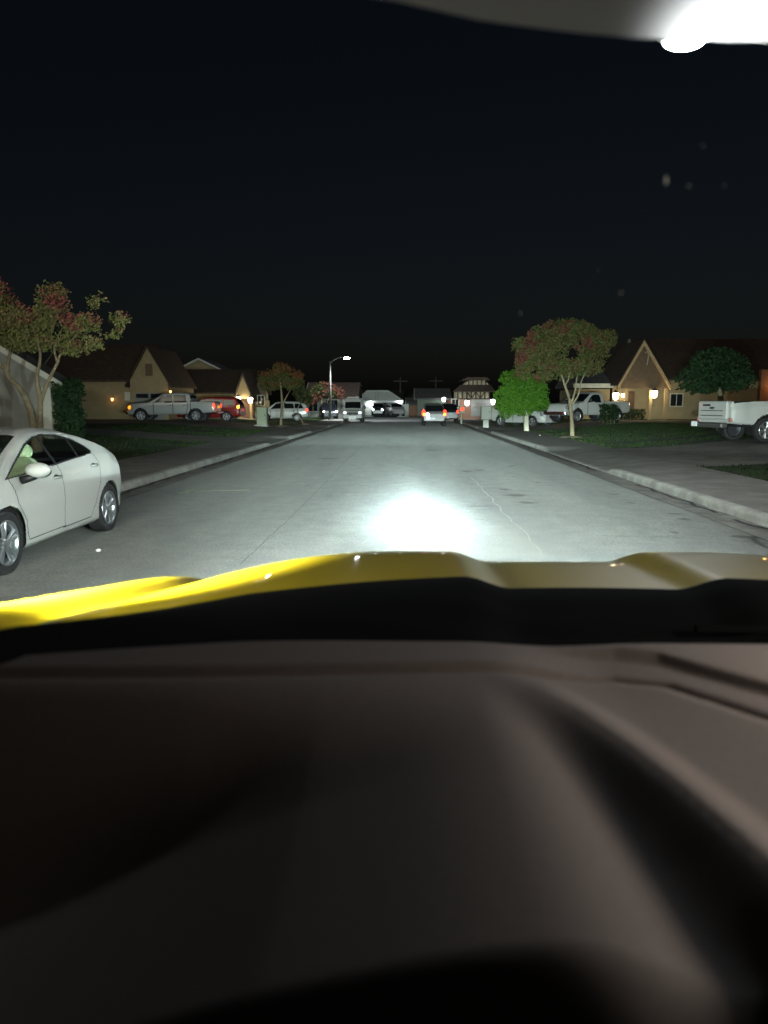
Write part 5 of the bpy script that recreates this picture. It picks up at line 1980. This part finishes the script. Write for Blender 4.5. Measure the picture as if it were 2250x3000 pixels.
for s in (-1, 1):
    dp = MB()
    xa_, xb_ = sorted((rx + s * 1.08, rx + s * 1.15))
    dp.box(xa_, xb_, -1.6 - 1.2, 0.68 - TO.y, 0.6, zt2[2] + 0.04, bev=0.02)
    dp.prism([(0.683 - TO.y, 0.6), (1.10 - TO.y, 0.6), (1.10 - TO.y, 1.40), (0.683 - TO.y, zt2[2] + 0.04)], xa_, xb_, 'x')
    dp.build("door", M_lining, truck)
# dust on the glass
m_dust = bpy.data.materials.new("dust")
m_dust.use_nodes = True
nt = m_dust.node_tree
nt.nodes.remove(nt.nodes["Principled BSDF"])
tr_ = nt.nodes.new("ShaderNodeBsdfTranslucent")
tr_.inputs[0].default_value = (0.8, 0.78, 0.72, 1)
nt.links.new(tr_.outputs[0], nt.nodes["Material Output"].inputs["Surface"])
for px, py, r_ in ((1950, 530, 4.2), (2055, 430, 2.2), (2016, 546, 2.0), (2120, 546, 2.0), (1818, 858, 2.2), (1523, 918, 2.4), (1755, 792, 1.4)):
    x, tt = ws_t(px, py)
    c_ = ws_pt(x, tt)
    d_ = MB()
    rr = r_ * 0.00045
    d_.ball((c_[0], c_[1] - 0.002, c_[2]), (rr * 0.8, 0.0004, rr * (2.2 if py == 530 else 1.0)), 6)
    d_.build("dust_spot", m_dust, truck)

# ------------------------------------------------------------------ our truck's lamps
COOL = (0.90, 0.98, 1.0)
# tight spot on the road from the roof lamp


def beam_lamp(name, loc, peak, color, aim, sig_az, sig_el):
    """narrow roof lamp whose beam falls off smoothly to all sides; peak in W/sr"""
    l = bpy.data.lights.new(name, 'POINT')
    l.energy = peak * 4 * math.pi
    l.color = color
    l.shadow_soft_size = 0.03
    l.use_nodes = True
    nt_ = l.node_tree
    em = nt_.nodes["Emission"]
    tc = nt_.nodes.new("ShaderNodeTexCoord")
    sp = nt_.nodes.new("ShaderNodeSeparateXYZ")
    nt_.links.new(tc.outputs["Normal"], sp.inputs[0])

    def mth(op, a_, b_=None):
        n_ = nt_.nodes.new("ShaderNodeMath")
        n_.operation = op
        for k_, v_ in ((0, a_), (1, b_)):
            if v_ is None:
                continue
            if isinstance(v_, (int, float)):
                n_.inputs[k_].default_value = v_
            else:
                nt_.links.new(v_, n_.inputs[k_])
        return n_.outputs[0]
    d_ = Vector(aim) - Vector(loc)
    y_ = mth('MAXIMUM', sp.outputs[1], 0.02)
    u_ = mth('DIVIDE', mth('SUBTRACT', mth('DIVIDE', sp.outputs[0], y_), d_.x / d_.y), sig_az)
    v_ = mth('DIVIDE', mth('SUBTRACT', mth('DIVIDE', sp.outputs[2], y_), d_.z / d_.y), sig_el)
    q_ = mth('ADD', mth('POWER', mth('ABSOLUTE', u_), 1.45), mth('POWER', mth('ABSOLUTE', v_), 1.45))
    g_ = mth('EXPONENT', mth('MULTIPLY', q_, -0.5))
    nt_.links.new(mth('MULTIPLY', g_, mth('GREATER_THAN', sp.outputs[1], 0.05)), em.inputs["Strength"])
    o_ = bpy.data.objects.new(name, l)
    col.objects.link(o_)
    o_.location = loc
    return o_


beam_lamp("roof_spot", (0.10, 0.45, 2.35), 9500, (0.74, 0.93, 1.0), (0.14, 11.0, 0.0), 0.031, 0.032)
beam_lamp("roof_spot", (0.70, 0.45, 2.35), 9500, (0.78, 0.96, 1.0), (0.34, 10.7, 0.0), 0.028, 0.036)
add_light("roof_flood", 'SPOT', (0.35, 0.45, 2.35), 20000, (0.80, 0.98, 0.99), 0.06, (0.6, 11.0, 0.0), 50, 1.0)


def headlamp(name, loc, power, color, hh, reach, sig, az0, up):
    """low beam: sharp cut-off at the horizon, strength by direction as in a photometric file"""
    l = bpy.data.lights.new(name, 'POINT')
    K = 4000.0
    l.energy = power * K
    l.color = color
    l.shadow_soft_size = 0.03
    l.use_nodes = True
    nt_ = l.node_tree
    em = nt_.nodes["Emission"]
    tc = nt_.nodes.new("ShaderNodeTexCoord")
    sp = nt_.nodes.new("ShaderNodeSeparateXYZ")
    nt_.links.new(tc.outputs["Normal"], sp.inputs[0])

    def mth(op, a_, b_=None):
        n_ = nt_.nodes.new("ShaderNodeMath")
        n_.operation = op
        for k_, v_ in ((0, a_), (1, b_)):
            if v_ is None:
                continue
            if isinstance(v_, (int, float)):
                n_.inputs[k_].default_value = v_
            else:
                nt_.links.new(v_, n_.inputs[k_])
        return n_.outputs[0]
    y_ = mth('MAXIMUM', sp.outputs[1], 0.02)
    t_ = mth('MAXIMUM', mth('DIVIDE', mth('MULTIPLY', sp.outputs[2], -1.0), y_), 0.0001)
    f_ = mth('DIVIDE', mth('EXPONENT', mth('DIVIDE', -hh / reach, t_)), mth('POWER', mth('MAXIMUM', t_, 0.027), 3.0))
    az_ = mth('SUBTRACT', mth('DIVIDE', sp.outputs[0], y_), az0)
    g_ = mth('EXPONENT', mth('MULTIPLY', mth('MULTIPLY', az_, az_), -0.5 / sig ** 2))
    el_ = mth('EXPONENT', mth('DIVIDE', mth('ABSOLUTE', sp.outputs[2]), -0.16))
    u_ = mth('MULTIPLY', mth('MULTIPLY', el_, up), mth('GREATER_THAN', sp.outputs[2], -0.035))
    gu_ = mth('EXPONENT', mth('MULTIPLY', mth('MULTIPLY', az_, az_), -0.5 / 0.28 ** 2))
    gw_ = mth('EXPONENT', mth('MULTIPLY', mth('MULTIPLY', az_, az_), -0.5 / 0.95 ** 2))
    w_ = mth('MULTIPLY', mth('ADD', mth('MULTIPLY', mth('GREATER_THAN', t_, 0.045), 75.0), 60.0), gw_)
    st_ = mth('ADD', mth('ADD', mth('MULTIPLY', f_, g_), w_), mth('MULTIPLY', u_, gu_))
    fwd = mth('GREATER_THAN', sp.outputs[1], 0.05)
    nt_.links.new(mth('DIVIDE', mth('MULTIPLY', st_, fwd), K), em.inputs["Strength"])
    o_ = bpy.data.objects.new(name, l)
    col.objects.link(o_)
    o_.location = loc
    return o_


for s in (-1, 1):
    headlamp("headlamp_dipped", (XC + s * 0.75, 3.15, 1.05), 9.4, (0.80, 1.0, 0.98), 1.05, 30.0, 0.16, 0.02, 3700.0)
    add_light("headlamp_flood", 'SPOT', (XC + s * 0.75, 3.15, 1.05), 900, (1.0, 0.97, 0.86), 0.08, (XC + s * 3.0, 18.0, 1.6), 125, 1.0)
# assumed unseen light behind the truck, added to lift the left trees and sedan
add_light("unseen_fill_behind", 'SPOT', (-3.4, -22.0, 8.4), 15000, (1.0, 0.95, 0.80), 0.3, (-3.0, 12.0, 0.0), 110, 0.8)
# added fill light beside the dash, makes it fade towards the left
add_light("dash_fill_light", 'POINT', (0.86, 0.86, 1.62), 14.5, (1.0, 0.88, 0.78), 0.12)
add_light("ditch_lamp_spill", 'SPOT', (XC - 1.36, 0.90, 1.62), 42, (1.0, 0.97, 0.85), 0.05, (XC - 0.9, 1.9, 1.3), 100, 1.0)
# ditch lamp at the left pillar, aimed over the wing
add_light("ditch_lamp", 'SPOT', (XC - 1.36, 0.90, 1.62), 4200, (1.0, 0.98, 0.88), 0.05, (XC - 1.22, 1.50, 1.32), 50, 1.0)

# ------------------------------------------------------------------ night sky and added fill sun
world = bpy.data.worlds.new("World")
scene.world = world
world.use_nodes = True
nt = world.node_tree
bg = nt.nodes["Background"]
sky = nt.nodes.new("ShaderNodeTexSky")
sky.sky_type = 'NISHITA'
sky.sun_disc = False
sky.sun_elevation = R(32)
sky.sun_rotation = R(200)
sky.ozone_density = 0.3
sky.dust_density = 3.0
nt.links.new(sky.outputs[0], bg.inputs["Color"])
bg.inputs["Strength"].default_value = 0.0016
sl = bpy.data.lights.new("fill_sun", 'SUN')  # added weak sun, a general fill for the house fronts
sl.energy = 0.07
sl.angle = R(10)
sl.color = (1.0, 0.93, 0.75)
so = bpy.data.objects.new("fill_sun", sl)
col.objects.link(so)
so.rotation_euler = (R(58), 0, R(-20))

# ------------------------------------------------------------------ render settings
scene.view_settings.view_transform = 'Standard'
scene.view_settings.look = 'None'
scene.view_settings.exposure = 0
scene.view_settings.gamma = 1
scene.render.engine = 'CYCLES'
scene.cycles.use_denoising = True
scene.cycles.max_bounces = 6
scene.cycles.diffuse_bounces = 3
scene.cycles.glossy_bounces = 3
scene.cycles.transparent_max_bounces = 12
scene.cycles.sample_clamp_indirect = 4.0
scene.cycles.caustics_reflective = False
scene.cycles.caustics_refractive = False
